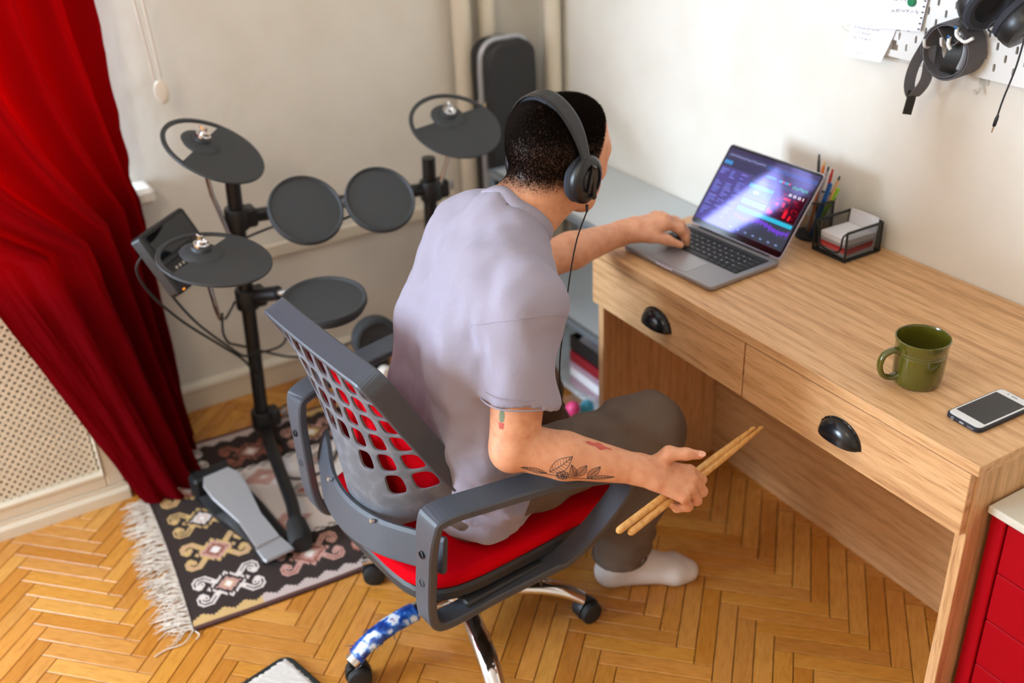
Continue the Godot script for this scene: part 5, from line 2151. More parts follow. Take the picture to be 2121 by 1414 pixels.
func person() -> void:
	var az := deg_to_rad(76.0)
	var pit := deg_to_rad(8.0)
	var fh := V(sin(az), 0, -cos(az))
	head_f = fh * cos(pit) - Vector3.UP * sin(pit)
	head_u = fh * sin(pit) + Vector3.UP * cos(pit)
	head_r = head_f.cross(head_u)
	var pelvis := V(0.800, 0.505, -1.640)
	var lumbar := V(0.800, 0.66, -1.625)
	var chest := V(0.822, 0.82, -1.615)
	var upper := V(0.865, 0.955, -1.615)
	var neckb := V(0.925, 1.035, -1.612)
	var shR := V(0.845, 0.955, -1.430)
	var shL := V(0.925, 0.960, -1.785)
	var elR := V(0.785, 0.698, -1.393)
	var wrR := V(1.000, 0.625, -1.270)
	var elL := V(1.125, 0.805, -1.850)
	var wrL := V(1.392, 0.812, -1.866)
	var hipR := V(0.79, 0.492, -1.565)
	var hipL := V(0.79, 0.492, -1.745)
	var kneeR := V(1.205, 0.502, -1.530)
	var kneeL := V(1.120, 0.455, -1.905)
	var ankR := V(1.195, 0.085, -1.615)
	var ankL := V(1.22, 0.085, -1.93)
	var t := thing("person", "person in a grey T-shirt and brown trousers seated at the laptop", "person", Vector3.ZERO)

	# ---- skin: head and neck
	var hb := [
		[hl(-0.030, 0.030, 0), hl(0.030, 0.030, 0), 0.0775, 0.0755],
		[hl(-0.025, 0.010, 0), hl(0.035, -0.005, 0), 0.073, 0.066],
		[hl(0.030, -0.035, 0), hl(0.070, -0.085, 0), 0.058, 0.028],
		[hl(-0.002, -0.055, 0.046), hl(0.070, -0.100, 0.014), 0.022, 0.019],
		[hl(-0.002, -0.055, -0.046), hl(0.070, -0.100, -0.014), 0.022, 0.019],
		[hl(0.050, -0.030, 0.030), hl(0.066, -0.032, 0.036), 0.034, 0.026],
		[hl(0.050, -0.030, -0.030), hl(0.066, -0.032, -0.036), 0.034, 0.026],
		[hl(0.086, 0.012, 0.012), hl(0.076, 0.010, 0.046), 0.0165, 0.0145],
		[hl(0.086, 0.012, -0.012), hl(0.076, 0.010, -0.046), 0.0165, 0.0145],
		[hl(0.092, 0.002, 0), hl(0.116, -0.036, 0), 0.0085, 0.0115],
		[hl(0.106, -0.040, 0.009), hl(0.100, -0.042, 0.013), 0.0085, 0.0075],
		[hl(0.106, -0.040, -0.009), hl(0.100, -0.042, -0.013), 0.0085, 0.0075],
		[hl(0.082, -0.066, 0.012), hl(0.082, -0.066, -0.012), 0.0225, 0.0225],
		[hl(0.094, -0.066, 0.014), hl(0.094, -0.066, -0.014), 0.0075, 0.0075],
		[hl(0.092, -0.078, 0.012), hl(0.092, -0.078, -0.012), 0.0078, 0.0078],
		[hl(0.082, -0.103, 0.006), hl(0.082, -0.103, -0.006), 0.0165, 0.0165],
		[hl(-0.012, -0.020, 0.076), hl(-0.008, -0.045, 0.074), 0.013, 0.009],
		[hl(-0.012, -0.020, -0.076), hl(-0.008, -0.045, -0.074), 0.013, 0.009],
		[neckb - V(0.03, 0.03, 0), hl(-0.030, -0.045, 0), 0.066, 0.060],
		[neckb + V(0.025, -0.01, 0), hl(0.004, -0.070, 0), 0.056, 0.052],
		[upper, neckb, 0.07, 0.066],
		[neckb + V(0.0, -0.01, 0.0), shR.lerp(neckb, 0.5), 0.055, 0.042],
		[neckb + V(0.0, -0.01, 0.0), shL.lerp(neckb, 0.5), 0.055, 0.042],
	]
	var eyes := [hl(0.104, -0.010, 0.032), hl(0.104, -0.010, -0.032)]
	var face := func(p: Vector3, d: float) -> float:
		for e in eyes:
			d = smax(d, 0.014 - p.distance_to(e), 0.008)
		return d
	var head := nets(hb, V(0.84, 0.98, -1.74), V(1.20, 1.275, -1.48), 0.0046, 0.022, face)
	# hair pigment on the scalp: clipped short at the sides and nape
	var nz := FastNoiseLite.new()
	nz.seed = 12
	nz.frequency = 60.0
	var hair_at := func(p: Vector3) -> float:
		var q := p - head_c
		var f := q.dot(head_f)
		var u := q.dot(head_u)
		var r := absf(q.dot(head_r))
		var line: float
		if f < -0.005:
			line = lerpf(-0.066, -0.050, smoothstep(-0.08, -0.005, f))
		elif f < 0.030:
			line = lerpf(-0.050, -0.018, smoothstep(-0.005, 0.030, f))
		else:
			line = lerpf(-0.018, 0.058, smoothstep(0.030, 0.074 - r * 0.20, f))
		if f > 0.092:
			line = 0.08
		return (u - line) + nz.get_noise_3dv(p) * 0.006
	var skin_c := Color(1, 1, 1)
	var dark_c := col(66, 48, 38).srgb_to_linear()
	var colour := func(pos: PackedVector3Array, scalp: bool) -> PackedColorArray:
		var out := PackedColorArray()
		for p in pos:
			var c := skin_c
			if scalp:
				var h: float = hair_at.call(p)
				if p.y > 1.03:
					c = skin_c.lerp(Color(0.055, 0.042, 0.036), smoothstep(-0.006, 0.040, h) * 0.96)
			out.append(c)
		return out
	head.append(colour.call(head[0], true))

	# ---- skin: right arm gripping the sticks
	var D := V(0.80, -0.35, 0.48).normalized()
	var N := V(0.09, 0.87, 0.48)
	N = (N - D * N.dot(D)).normalized()
	var S := N.cross(D)
	var cupR := shR.lerp(elR, 0.60)
	var tR := [V(1.046, 0.652, -1.262), V(1.072, 0.652, -1.243), V(1.096, 0.647, -1.232)]
	var flexR := [[34, 92, 62], [40, 98, 62], [46, 100, 62], [52, 96, 60]]
	var rb := hand_bones(wrR, D, N, S, flexR, [0.10, 0.0, -0.05, -0.10], tR)
	var mid := elR.lerp(wrR, 0.38)
	rb.append_array([
		[shR, elR, 0.056, 0.046],
		[elR, mid + V(0, -0.002, 0), 0.0440, 0.0455],
		[mid, wrR - D * 0.01, 0.0455, 0.0275],
		[elR + V(-0.012, -0.010, 0.004), elR + V(-0.010, -0.012, 0.004), 0.036, 0.036],
	])
	var armR := nets(rb, V(0.70, 0.50, -1.52), V(1.17, 0.92, -1.13), 0.0036, 0.0075)
	armR.append(colour.call(armR[0], false))

	# ---- skin: left arm, fingers on the keyboard
	var DL := V(0.83, 0.30, 0.42).normalized()
	var NL := V(-0.30, 0.94, -0.10)
	NL = (NL - DL * NL.dot(DL)).normalized()
	var SL := DL.cross(NL)
	var tL := [wrL + DL * 0.046 + SL * 0.040 - NL * 0.014, V(1.447, 0.803, -1.783), V(1.472, 0.791, -1.763)]
	var flexL := [[46, 30, 20], [44, 34, 22], [44, 36, 22], [42, 34, 22]]
	var lb := hand_bones(wrL, DL, NL, SL, flexL, [-0.02, -0.10, -0.20, -0.32], tL)
	lb.append_array([
		[shL, elL, 0.054, 0.045],
		[elL, elL.lerp(wrL, 0.38), 0.043, 0.043],
		[elL.lerp(wrL, 0.38), wrL - DL * 0.01, 0.043, 0.0275],
	])
	var armL := nets(lb, V(0.98, 0.72, -1.96), V(1.60, 0.94, -1.70), 0.0046, 0.012)
	armL.append(colour.call(armL[0], false))

	# ---- the rest of the body, slim under the clothes
	var bb := [
		[pelvis + V(0, 0, 0.06), lumbar + V(0, 0, 0.05), 0.085, 0.08], [pelvis - V(0, 0, 0.06), lumbar - V(0, 0, 0.05), 0.085, 0.08],
		[lumbar + V(0, 0, 0.05), chest + V(0, 0, 0.06), 0.08, 0.085], [lumbar - V(0, 0, 0.05), chest - V(0, 0, 0.06), 0.08, 0.085],
		[chest + V(0, 0, 0.06), upper + V(0, 0, 0.07), 0.085, 0.06], [chest - V(0, 0, 0.06), upper - V(0, 0, 0.07), 0.085, 0.06],
		[upper, neckb, 0.06, 0.05], [upper, shR, 0.055, 0.05], [upper, shL, 0.055, 0.05], [shR, elR, 0.048, 0.04], [shL, elL, 0.048, 0.04],
		[hipR, kneeR, 0.075, 0.055], [hipL, kneeL, 0.075, 0.055], [kneeR, ankR, 0.052, 0.034], [kneeL, ankL, 0.052, 0.034],
	]
	var body := nets(bb, V(0.60, 0.04, -2.02), V(1.36, 1.06, -1.32), 0.016, 0.03)
	body.append(colour.call(body[0], false))
	put("body", nets_mesh([head, armR, armL, body]), mats.skin, t)

	# ---- T-shirt
	var r1 := V(-0.10, 0, 0.99)
	var r2 := (shR - shL).normalized()
	var z := V(0, 0, 1)
	var sb := []
	for g in [1.0, -1.0]:
		sb.append([pelvis + z * 0.078 * g + V(0, -0.03, 0), lumbar + z * 0.070 * g, 0.112, 0.106])
		sb.append([lumbar + z * 0.070 * g, chest + r1 * 0.082 * g, 0.106, 0.112])
		sb.append([chest + r1 * 0.082 * g, upper + r2 * 0.098 * g - V(0, 0.01, 0), 0.112, 0.086])
	sb.append([lumbar + V(0.03, 0, 0), chest + V(0.035, 0, 0), 0.105, 0.112])
	sb.append([chest + V(0.02, 0, 0), upper + V(0.01, -0.01, 0), 0.112, 0.090])
	sb.append([upper + r2 * 0.09, shR, 0.082, 0.066])
	sb.append([upper - r2 * 0.09, shL, 0.082, 0.066])
	sb.append([upper + V(0.01, 0.02, 0), neckb + V(-0.008, -0.008, 0), 0.078, 0.066])
	sb.append([neckb + V(-0.01, -0.014, 0), shR.lerp(neckb, 0.35) + V(0, 0.008, 0), 0.060, 0.056])
	sb.append([neckb + V(-0.01, -0.014, 0), shL.lerp(neckb, 0.35) + V(0, 0.008, 0), 0.060, 0.056])
	var cuffR := shR.lerp(elR, 0.66)
	var cuffL := shL.lerp(elL, 0.52)
	var fn := FastNoiseLite.new()
	fn.seed = 33
	fn.frequency = 1.0
	fn.fractal_octaves = 2
	var axR := (elR - shR).normalized()
	var axL := (elL - shL).normalized()
	var nk := neckb + V(0.004, 0.0, 0.0)
	var nk2 := hl(-0.01, -0.05, 0)
	var cloth := func(p: Vector3, d: float) -> float:
		# sleeves: tapered tubes cut off at the cuff and hollow near it
		var ra := (p - cuffR).dot(axR)
		var sr := seg_d(p, shR, cuffR + axR * 0.06)
		var sleeve := maxf(sr - lerpf(0.066, 0.0735, clampf((p - shR).dot(axR) / 0.18, 0.0, 1.0)), ra)
		if ra > -0.06:
			sleeve = maxf(sleeve, lerpf(0.059, 0.012, clampf(-ra / 0.06, 0.0, 1.0)) - sr)
		var la := (p - cuffL).dot(axL)
		var sleeve2 := maxf(seg_d(p, shL, cuffL + axL * 0.06) - 0.068, la)
		d = smin(smin(d, sleeve, 0.035), sleeve2, 0.035)
		if d > 0.05 or d < -0.06:
			return d
		# long folds down the back, shorter ones bunched at the waist and on the sleeve
		var low := smoothstep(0.80, 0.50, p.y)
		var fo := fn.get_noise_3d(p.x * 7.0 + p.y * 3.0, p.y * 2.2, p.z * 11.0) * lerpf(0.0120, 0.0180, low)
		fo += fn.get_noise_3d(p.x * 9.0 + 40.0, p.y * 17.0 + p.z * 7.0, p.z * 4.0) * 0.0180 * low
		# creases that pull from the right armpit
		var a := shR + V(-0.03, -0.10, -0.07)
		var q := p - a
		var w := exp(-q.length_squared() / 0.016)
		fo += 0.0080 * w * sin((q.y * 0.75 + q.z * 0.65) * 80.0)
		var arm := (p - shR).dot(axR)
		var on := smoothstep(0.05, 0.12, arm) * smoothstep(0.11, 0.07, seg_d(p, shR, elR))
		fo += on * 0.0045 * sin((p - shR).dot(V(0.7, 0.1, 0.7)) * 60.0 + arm * 22.0)
		d -= fo
		# openings: neck, hem
		d = maxf(d, 0.074 - seg_d(p, nk, nk2))
		d = maxf(d, 0.428 - p.y)
		return d
	var sh := nets(sb, V(0.58, 0.40, -1.96), V(1.10, 1.11, -1.30), 0.0068, 0.055, cloth, 0.012)
	var shirt := put("t_shirt", nets_mesh([sh]), mats.shirt_cotton, t)
	shirt.set_meta("label", "washed grey short-sleeved T-shirt")
	# ribbed collar, lying where the shirt meets the neck opening
	var s := st()
	var ca := (nk2 - nk).normalized()
	var cx := ca.cross(V(0, 0, 1)).normalized()
	var cz := cx.cross(ca)
	var ring := []
	var sd := []
	for i in 48:
		var a := TAU * i / 48
		var e := cx * cos(a) + cz * sin(a)
		var lo := -0.12
		var hi := 0.16
		for it in 24:
			var m := (lo + hi) / 2
			if cloth.call(nk + ca * m + e * 0.0765, bone_field(sb, nk + ca * m + e * 0.0765, 0.055)) < 0.0:
				lo = m
			else:
				hi = m
		ring.append(nk + ca * lo + e * 0.0765)
	for it in 3:
		var sm := []
		for i in 48:
			sm.append((ring[(i + 47) % 48] + ring[i] * 2.0 + ring[(i + 1) % 48]) / 4.0)
		ring = sm
	var loop := []
	for i in 49:
		var a := TAU * i / 48
		var e := cx * cos(a) + cz * sin(a)
		loop.append(ring[i % 48] + ca * 0.004)
		sd.append((ca - e * 0.35).normalized())
	sweep(s, loop, sd, PackedVector2Array([Vector2(-0.013, -0.0028), Vector2(0.009, -0.0022), Vector2(0.0105, 0), Vector2(0.009, 0.0022), Vector2(-0.013, 0.0028), Vector2(-0.0145, 0)]), [], false)
	obj("collar", s, mats.shirt_cotton, shirt)
	# shoulder seam round the sleeve head
	s = st()
	var f1 := axR.cross(V(1, 0, 0)).normalized()
	var f2 := axR.cross(f1)
	var seam := []
	for i in 40:
		var a := TAU * i / 40
		var e := f1 * cos(a) + f2 * sin(a)
		var o := shR + axR * (0.030 - 0.030 * e.dot(V(0, 0.3, 0.95)))
		var lo := 0.02
		var hi := 0.16
		for it in 22:
			var m := (lo + hi) / 2
			if cloth.call(o + e * m, bone_field(sb, o + e * m, 0.055)) < 0.0:
				lo = m
			else:
				hi = m
		if lo < 0.10:
			seam.append(o + e * lo)
	if seam.size() > 6:
		# start the open run after the gap towards the chest
		var best := 0
		var far := 0.0
		for i in seam.size():
			var d: float = seam[i].distance_to(seam[(i + 1) % seam.size()])
			if d > far:
				far = d
				best = (i + 1) % seam.size()
		var run := []
		for i in seam.size():
			run.append(seam[(best + i) % seam.size()])
		tube(s, run, 0.0011, 5, false)
		obj("shoulder_seam", s, mats.shirt_cotton, shirt)
	# hem of the sleeve: a doubled edge with its seam
	s = st()
	var e1 := axR.cross(V(0, 0, 1)).normalized()
	var e2 := axR.cross(e1)
	for q in [[-0.0015, 0.0738, 0.0016], [-0.020, 0.0738, 0.0007]]:
		var pts := []
		for i in 41:
			var a := TAU * i / 40
			pts.append(cuffR + axR * q[0] + (e1 * cos(a) + e2 * sin(a)) * (q[1] + 0.004 * on_sleeve(cuffR + axR * q[0] + (e1 * cos(a) + e2 * sin(a)) * 0.073, shR, axR)))
		tube(s, pts, q[2], 6, false)
	obj("sleeve_hem", s, mats.shirt_cotton, shirt)

	# ---- trousers
	var tb := [
		[pelvis + V(-0.005, -0.015, 0.06), hipR, 0.098, 0.096], [pelvis + V(-0.005, -0.015, -0.06), hipL, 0.098, 0.096],
		[hipR, kneeR + V(0.0, -0.004, 0), 0.094, 0.0755], [hipL, kneeL, 0.094, 0.0755],
		[kneeR, kneeR.lerp(ankR, 0.5), 0.0745, 0.070], [kneeR.lerp(ankR, 0.5), ankR + V(0, -0.01, 0), 0.070, 0.066],
		[kneeL, kneeL.lerp(ankL, 0.5), 0.0745, 0.070], [kneeL.lerp(ankL, 0.5), ankL + V(0, -0.01, 0), 0.070, 0.066],
	]
	var trou := func(p: Vector3, d: float) -> float:
		if d > 0.05 or d < -0.06:
			return d
		var kn := exp(-(p - kneeR - V(-0.06, -0.04, 0)).length_squared() / 0.010)
		var fo := fn.get_noise_3d(p.x * 9.0, p.y * 6.0, p.z * 9.0 + 7.0) * 0.014
		fo += kn * 0.007 * sin((p.x * 0.8 + p.y) * 95.0)
		fo += 0.004 * smoothstep(0.30, 0.12, p.y) * sin(p.y * 120.0 + p.x * 30.0)
		d -= fo
		return maxf(d, 0.088 - p.y + 0.25 * (1.20 - p.x) * 0.1)
	var tr := nets(tb, V(0.62, 0.06, -1.98), V(1.32, 0.64, -1.42), 0.0085, 0.05, trou, 0.012)
	var tro := put("trousers", nets_mesh([tr]), mats.trouser_cloth, t)
	tro.set_meta("label", "brown cotton trousers")
	s = st()
	var hem := []
	for i in 33:
		var a := TAU * i / 32
		hem.append(V(ankR.x + cos(a) * 0.067, 0.090, ankR.z + sin(a) * 0.067))
	tube(s, hem, 0.0028, 6, false)
	obj("trouser_hem", s, mats.trouser_cloth, tro)

	# ---- socks
	for g in [[ankR, V(1.362, 0.0, -1.528)], [ankL, V(1.40, 0.0, -1.91)]]:
		var an: Vector3 = g[0]
		var to: Vector3 = g[1]
		var dir := V(to.x - an.x, 0, to.z - an.z).normalized()
		var sdv := dir.cross(Vector3.UP)
		var heel := V(an.x, 0.036, an.z) - dir * 0.022
		var ball := V(to.x, 0.027, to.z) - dir * 0.052
		var so := nets([
			[V(an.x, 0.15, an.z), V(an.x, 0.075, an.z), 0.042, 0.040], [V(an.x, 0.075, an.z), heel, 0.040, 0.0345], [V(an.x, 0.075, an.z) + dir * 0.02, ball + V(0, 0.006, 0), 0.036, 0.028],
			[heel, ball + sdv * 0.016, 0.0335, 0.0265], [heel, ball - sdv * 0.016, 0.0335, 0.0265],
			[ball + sdv * 0.018, V(to.x, 0.022, to.z) + sdv * 0.014 - dir * 0.018, 0.0265, 0.0205], [ball - sdv * 0.018, V(to.x, 0.022, to.z) - sdv * 0.004 - dir * 0.012, 0.0265, 0.0215],
		], V(an.x - 0.12, -0.01, minf(an.z, to.z) - 0.09), V(to.x + 0.07, 0.17, maxf(an.z, to.z) + 0.09), 0.0065, 0.02, func(p: Vector3, d: float) -> float: return maxf(d - 0.0012 * fn.get_noise_3d(p.x * 60.0, p.y * 60.0, p.z * 60.0), 0.0015 - p.y))
		put("sock", nets_mesh([so]), mats.sock_cotton, t)

	# ---- eyes, brows, lips, nails
	for g in [1.0, -1.0]:
		s = st()
		lathe(s, [Vector2(0, 0.0115), Vector2(0.006, 0.0098), Vector2(0.0105, 0.0046), Vector2(0.0115, 0), Vector2(0.0105, -0.0046), Vector2(0.006, -0.0098), Vector2(0, -0.0115)], 20, Transform3D(basis_y(head_f), hl(0.0835, -0.010, 0.031 * g)))
		var ey := obj("eye", s, mats.eye_white, t)
		s = st()
		lathe(s, [Vector2(0.0055, 0.0100), Vector2(0.003, 0.0116), Vector2(0, 0.0120)], 16, Transform3D(basis_y(head_f - head_u * 0.25), hl(0.0835, -0.010, 0.031 * g)))
		obj("iris", s, mats.eye_dark, ey)
		s = st()
		for i in 40:
			var k := i / 39.0
			var p := hl(0.1015 - 0.014 * k * k, 0.017 + 0.006 * sin(k * PI) - 0.004 * k, (0.012 + 0.040 * k) * g)
			tube(s, [p - head_f * 0.002, p + head_r * 0.005 * g + head_u * (0.004 - 0.005 * k) + head_f * 0.001], [0.0008, 0.0002], 4, false)
		obj("eyebrow", s, mats.hair_dark, t)
		s = st()
		for i in 14:
			var k := i / 13.0
			var p := hl(0.0945 - 0.012 * k * k, -0.004 - 0.003 * k, (0.022 + 0.022 * k) * g)
			tube(s, [p, p + head_f * 0.007 - head_u * 0.001 + head_r * 0.003 * g], [0.0005, 0.0001], 3, false)
		obj("eyelashes", s, mats.hair_dark, t)
	s = st()
	for y in [[-0.0655, 0.1008, 0.0032], [-0.0765, 0.0985, 0.0040]]:
		var pts := []
		for i in 11:
			var k := i / 5.0 - 1.0
			pts.append(hl(y[1] - 0.006 * k * k, y[0] + 0.001 * k * k, 0.017 * k))
		tube(s, pts, [0.0008, y[2] * 0.6, y[2] * 0.85, y[2], y[2], y[2] * 0.95, y[2], y[2], y[2] * 0.85, y[2] * 0.6, 0.0008], 8)
	obj("lips", s, mats.lips, t)
	s = st()
	var td: Vector3 = (tR[2] - tR[1]).normalized()
	var tn := (N * 0.9 - S * 0.3).normalized()
	tn = (tn - td * tn.dot(td)).normalized()
	lathe(s, [Vector2(0.0072, 0.0), Vector2(0.0062, 0.0012), Vector2(0, 0.0018)], 16, Transform3D(Basis(td.cross(tn), tn, td), tR[2] + tn * 0.0076 + td * 0.001), 0.85, 1.2)
	obj("thumbnail", s, mats.nail, t)

	# ---- clipped hair: short strands rooted on the scalp
	var R := RandomNumberGenerator.new()
	R.seed = 77
	var hp: PackedVector3Array = head[0]
	var hi_: PackedInt32Array = head[1]
	var cum := PackedFloat32Array()
	var tris := PackedInt32Array()
	var area := 0.0
	for k in hi_.size() / 3:
		var a := hp[hi_[k * 3]]
		var b := hp[hi_[k * 3 + 1]]
		var c := hp[hi_[k * 3 + 2]]
		if a.y < 1.05 or hair_at.call((a + b + c) / 3.0) < -0.004:
			continue
		area += (b - a).cross(c - a).length() / 2
		cum.append(area)
		tris.append(k)
	var strand := st()
	strand.set_smooth_group(0)
	for k in 3:
		var a := TAU * k / 3
		var b := TAU * (k + 1) / 3
		var A := V(cos(a), 0, sin(a)) * 0.00046
		var B := V(cos(b), 0, sin(b)) * 0.00046
		var A2 := V(cos(a) * 0.0003, 0.55, sin(a) * 0.0003)
		var B2 := V(cos(b) * 0.0003, 0.55, sin(b) * 0.0003)
		quad(strand, A, B, B2, A2)
		strand.add_vertex(A2); strand.add_vertex(B2); strand.add_vertex(V(0.00008, 1.0, 0.0))
	var mm := MultiMesh.new()
	mm.transform_format = MultiMesh.TRANSFORM_3D
	mm.mesh = finish(strand)
	var xfs := []
	var crown := hl(-0.062, 0.085, 0.008)
	var want := 70000
	for i in want:
		var x := R.randf() * area
		var lo := cum.bsearch(x)
		if lo >= tris.size():
			continue
		var k := tris[lo]
		var a := hp[hi_[k * 3]]
		var b := hp[hi_[k * 3 + 1]]
		var c := hp[hi_[k * 3 + 2]]
		var u := R.randf()
		var v := R.randf()
		if u + v > 1.0:
			u = 1.0 - u
			v = 1.0 - v
		var p := a + (b - a) * u + (c - a) * v
		var h: float = hair_at.call(p)
		if R.randf() > smoothstep(-0.004, 0.040, h):
			continue
		var n := (c - a).cross(b - a).normalized()
		if n.dot(p - head_c) < 0.0:
			n = -n
		var gd := p - crown
		gd = (gd - n * gd.dot(n)).normalized()
		var q := p - head_c
		var top := smoothstep(0.02, 0.085, q.dot(head_u))
		var L := lerpf(0.0028, 0.0105, top) * smoothstep(-0.01, 0.05, h) + 0.0012
		L *= R.randf_range(0.7, 1.25)
		var dir := (n * lerpf(0.55, 0.85, top) + gd * 0.9 + V(R.randf_range(-1, 1), R.randf_range(-1, 1), R.randf_range(-1, 1)) * 0.28).normalized()
		var bs := basis_y(dir)
		xfs.append(Transform3D(Basis(bs.x, bs.y * L, bs.z), p - n * 0.0005))
	mm.instance_count = xfs.size()
	for i in xfs.size():
		mm.set_instance_transform(i, xfs[i])
	var hm := MultiMeshInstance3D.new()
	hm.multimesh = mm
	hm.material_override = mats.hair_dark
	hm.name = "hair"
	hm.set_meta("kind", "stuff")
	hm.set_meta("label", "short dark clipped hair")
	t.add_child(hm)

	tattoos(t, elR, rb, wrR, shR)
	worn_headphones(neckb)
	# ---- drum sticks held together
	var G := wrR + D * 0.074 - N * 0.0285
	var T := V(0.971, 0.030, -0.238).normalized()
	var w2 := T.cross(V(-0.45, 0.55, 0.70)).normalized()
	for q in [[-0.172, -0.004, V(0, 0, 0), "drumstick nearer the desk, held in the fist"], [-0.152, 0.0115, V(0, 0, 0), "drumstick nearer the floor, held in the fist"]]:
		var n := thing("drumstick", q[3], "drumstick", G + T * q[0] + w2 * q[1], "pair of drumsticks in the hand")
		var dir: Vector3 = (T - w2 * q[1] * 1.0).normalized()
		s = st()
		lathe(s, [Vector2(0, 0), Vector2(0.004, 0.0006), Vector2(0.0066, 0.004), Vector2(0.0072, 0.010), Vector2(0.0072, 0.30), Vector2(0.0060, 0.36), Vector2(0.0042, 0.415)], 20, Transform3D(basis_y(dir), Vector3.ZERO))
		obj("shaft", s, mats.stick_wood, n)
		s = st()
		lathe(s, [Vector2(0.0040, 0.4145), Vector2(0.0034, 0.418), Vector2(0.0048, 0.423), Vector2(0.0050, 0.428), Vector2(0.0032, 0.434), Vector2(0, 0.4355)], 16, Transform3D(basis_y(dir), Vector3.ZERO))
		obj("tip", s, mats.stick_wood, n)

func on_sleeve(p: Vector3, sh: Vector3, ax: Vector3) -> float:
	return sin((p - sh).dot(V(0.7, 0.1, 0.7)) * 60.0 + (p - sh).dot(ax) * 22.0)

func tattoos(t: Node3D, el: Vector3, bones: Array, wr: Vector3, sh: Vector3) -> void:
	var A := (wr - el).normalized()
	var n1 := (Vector3.UP - A * A.y).normalized()
	var n2 := A.cross(n1)
	# a along the forearm in metres, g round it in degrees from the top towards the viewer
	var on := func(a: float, g: float, lift: float) -> Vector3:
		var e := deg_to_rad(g)
		var dir := n1 * cos(e) + n2 * sin(e)
		var lo := 0.015
		var hi := 0.075
		for it in 16:
			var m := (lo + hi) / 2
			if bone_field(bones, el + A * a + dir * m, 0.0075) < 0.0:
				lo = m
			else:
				hi = m
		return el + A * a + dir * (lo + lift)
	var s := st()
	# leaves: base a, base g, length, direction (degrees), width
	for q in [[0.070, 106.0, 0.050, 48.0, 0.012], [0.118, 108.0, 0.028, 118.0, 0.007], [0.120, 107.0, 0.030, 62.0, 0.009], [0.142, 107.0, 0.034, 58.0, 0.0085], [0.142, 112.0, 0.052, 14.0, 0.006], [0.066, 114.0, 0.050, 176.0, 0.006]]:
		var dir := Vector2(cos(deg_to_rad(q[3])), sin(deg_to_rad(q[3])))
		var nr := Vector2(-dir.y, dir.x)
		var place := func(x: float, y: float) -> Vector3:
			var p: Vector2 = dir * x + nr * y
			return on.call(q[0] + p.x, q[1] - rad_to_deg(p.y / 0.042), 0.0002)
		for sg in [-1.0, 0.0, 1.0]:
			var pts := []
			for i in 13:
				var k := i / 12.0
				pts.append(place.call(q[2] * k, sg * q[4] * sin(pow(k, 0.8) * PI)))
			tube(s, pts, 0.00055, 4, false)
		for i in 7:
			var k := 0.15 + i * 0.11
			for sg in [-1.0, 1.0]:
				tube(s, [place.call(q[2] * k, 0), place.call(q[2] * (k + 0.09), sg * q[4] * 0.85 * sin(pow(minf(k + 0.09, 1.0), 0.8) * PI))], 0.0004, 4, false)
	var stem := []
	for i in 15:
		stem.append(on.call(0.05 + 0.105 * i / 14.0, 113.0 + 3.0 * sin(i * 0.7), 0.0002))
	tube(s, stem, 0.0007, 4, false)
	# round bloom on the stem
	for k in 7:
		var pts := []
		for i in 9:
			var a := TAU * i / 8
			pts.append(on.call(0.095 + 0.007 * cos(k * 0.9) + 0.005 * cos(a), 108.0 + 8.0 * sin(k * 0.9) + 7.0 * sin(a), 0.0002))
		tube(s, pts, 0.0007, 4, false)
	var o := obj("tattoo", s, mats.tattoo_ink, t)
	o.set_meta("label", "black line tattoo of leaves on the forearm")
	s = st()
	grid(s, func(u: float, v: float) -> Vector3: return on.call(0.125 + 0.052 * u + 0.004 * sin(v * 9.0), 8.0 + 26.0 * (v - 0.5) * sin(u * PI) * (0.8 + 0.3 * sin(u * 14.0)), 0.0004), 18, 6)
	o = obj("tattoo", s, mats.tattoo_red, t)
	o.set_meta("label", "small red tattoo on top of the forearm")
	# potted cactus on the upper arm, just under the sleeve
	var B := (el - sh).normalized()
	var m1 := (V(-0.75, 0.1, 0.35) - B * B.dot(V(-0.75, 0.1, 0.35))).normalized()
	var m2 := B.cross(m1)
	var up_arm := func(a: float, g: float) -> Vector3:
		var k := a / (el - sh).length()
		return sh + B * a + (m1 * cos(g) + m2 * sin(g)) * (lerpf(0.056, 0.046, k) + 0.0003)
	s = st()
	var L0 := (el - sh).length()
	grid(s, func(u: float, v: float) -> Vector3: return up_arm.call(L0 * (0.70 + 0.085 * u), (v - 0.5) * 0.24 * pow(sin((0.12 + 0.8 * u) * PI), 0.5)), 10, 4)
	o = obj("tattoo", s, mats.tattoo_green, t)
	o.set_meta("label", "green cactus tattoo below the sleeve")
	s = st()
	grid(s, func(u: float, v: float) -> Vector3: return up_arm.call(L0 * (0.788 + 0.045 * u), (v - 0.5) * (0.26 - 0.08 * u)), 5, 4)
	obj("tattoo", s, mats.tattoo_red, t)

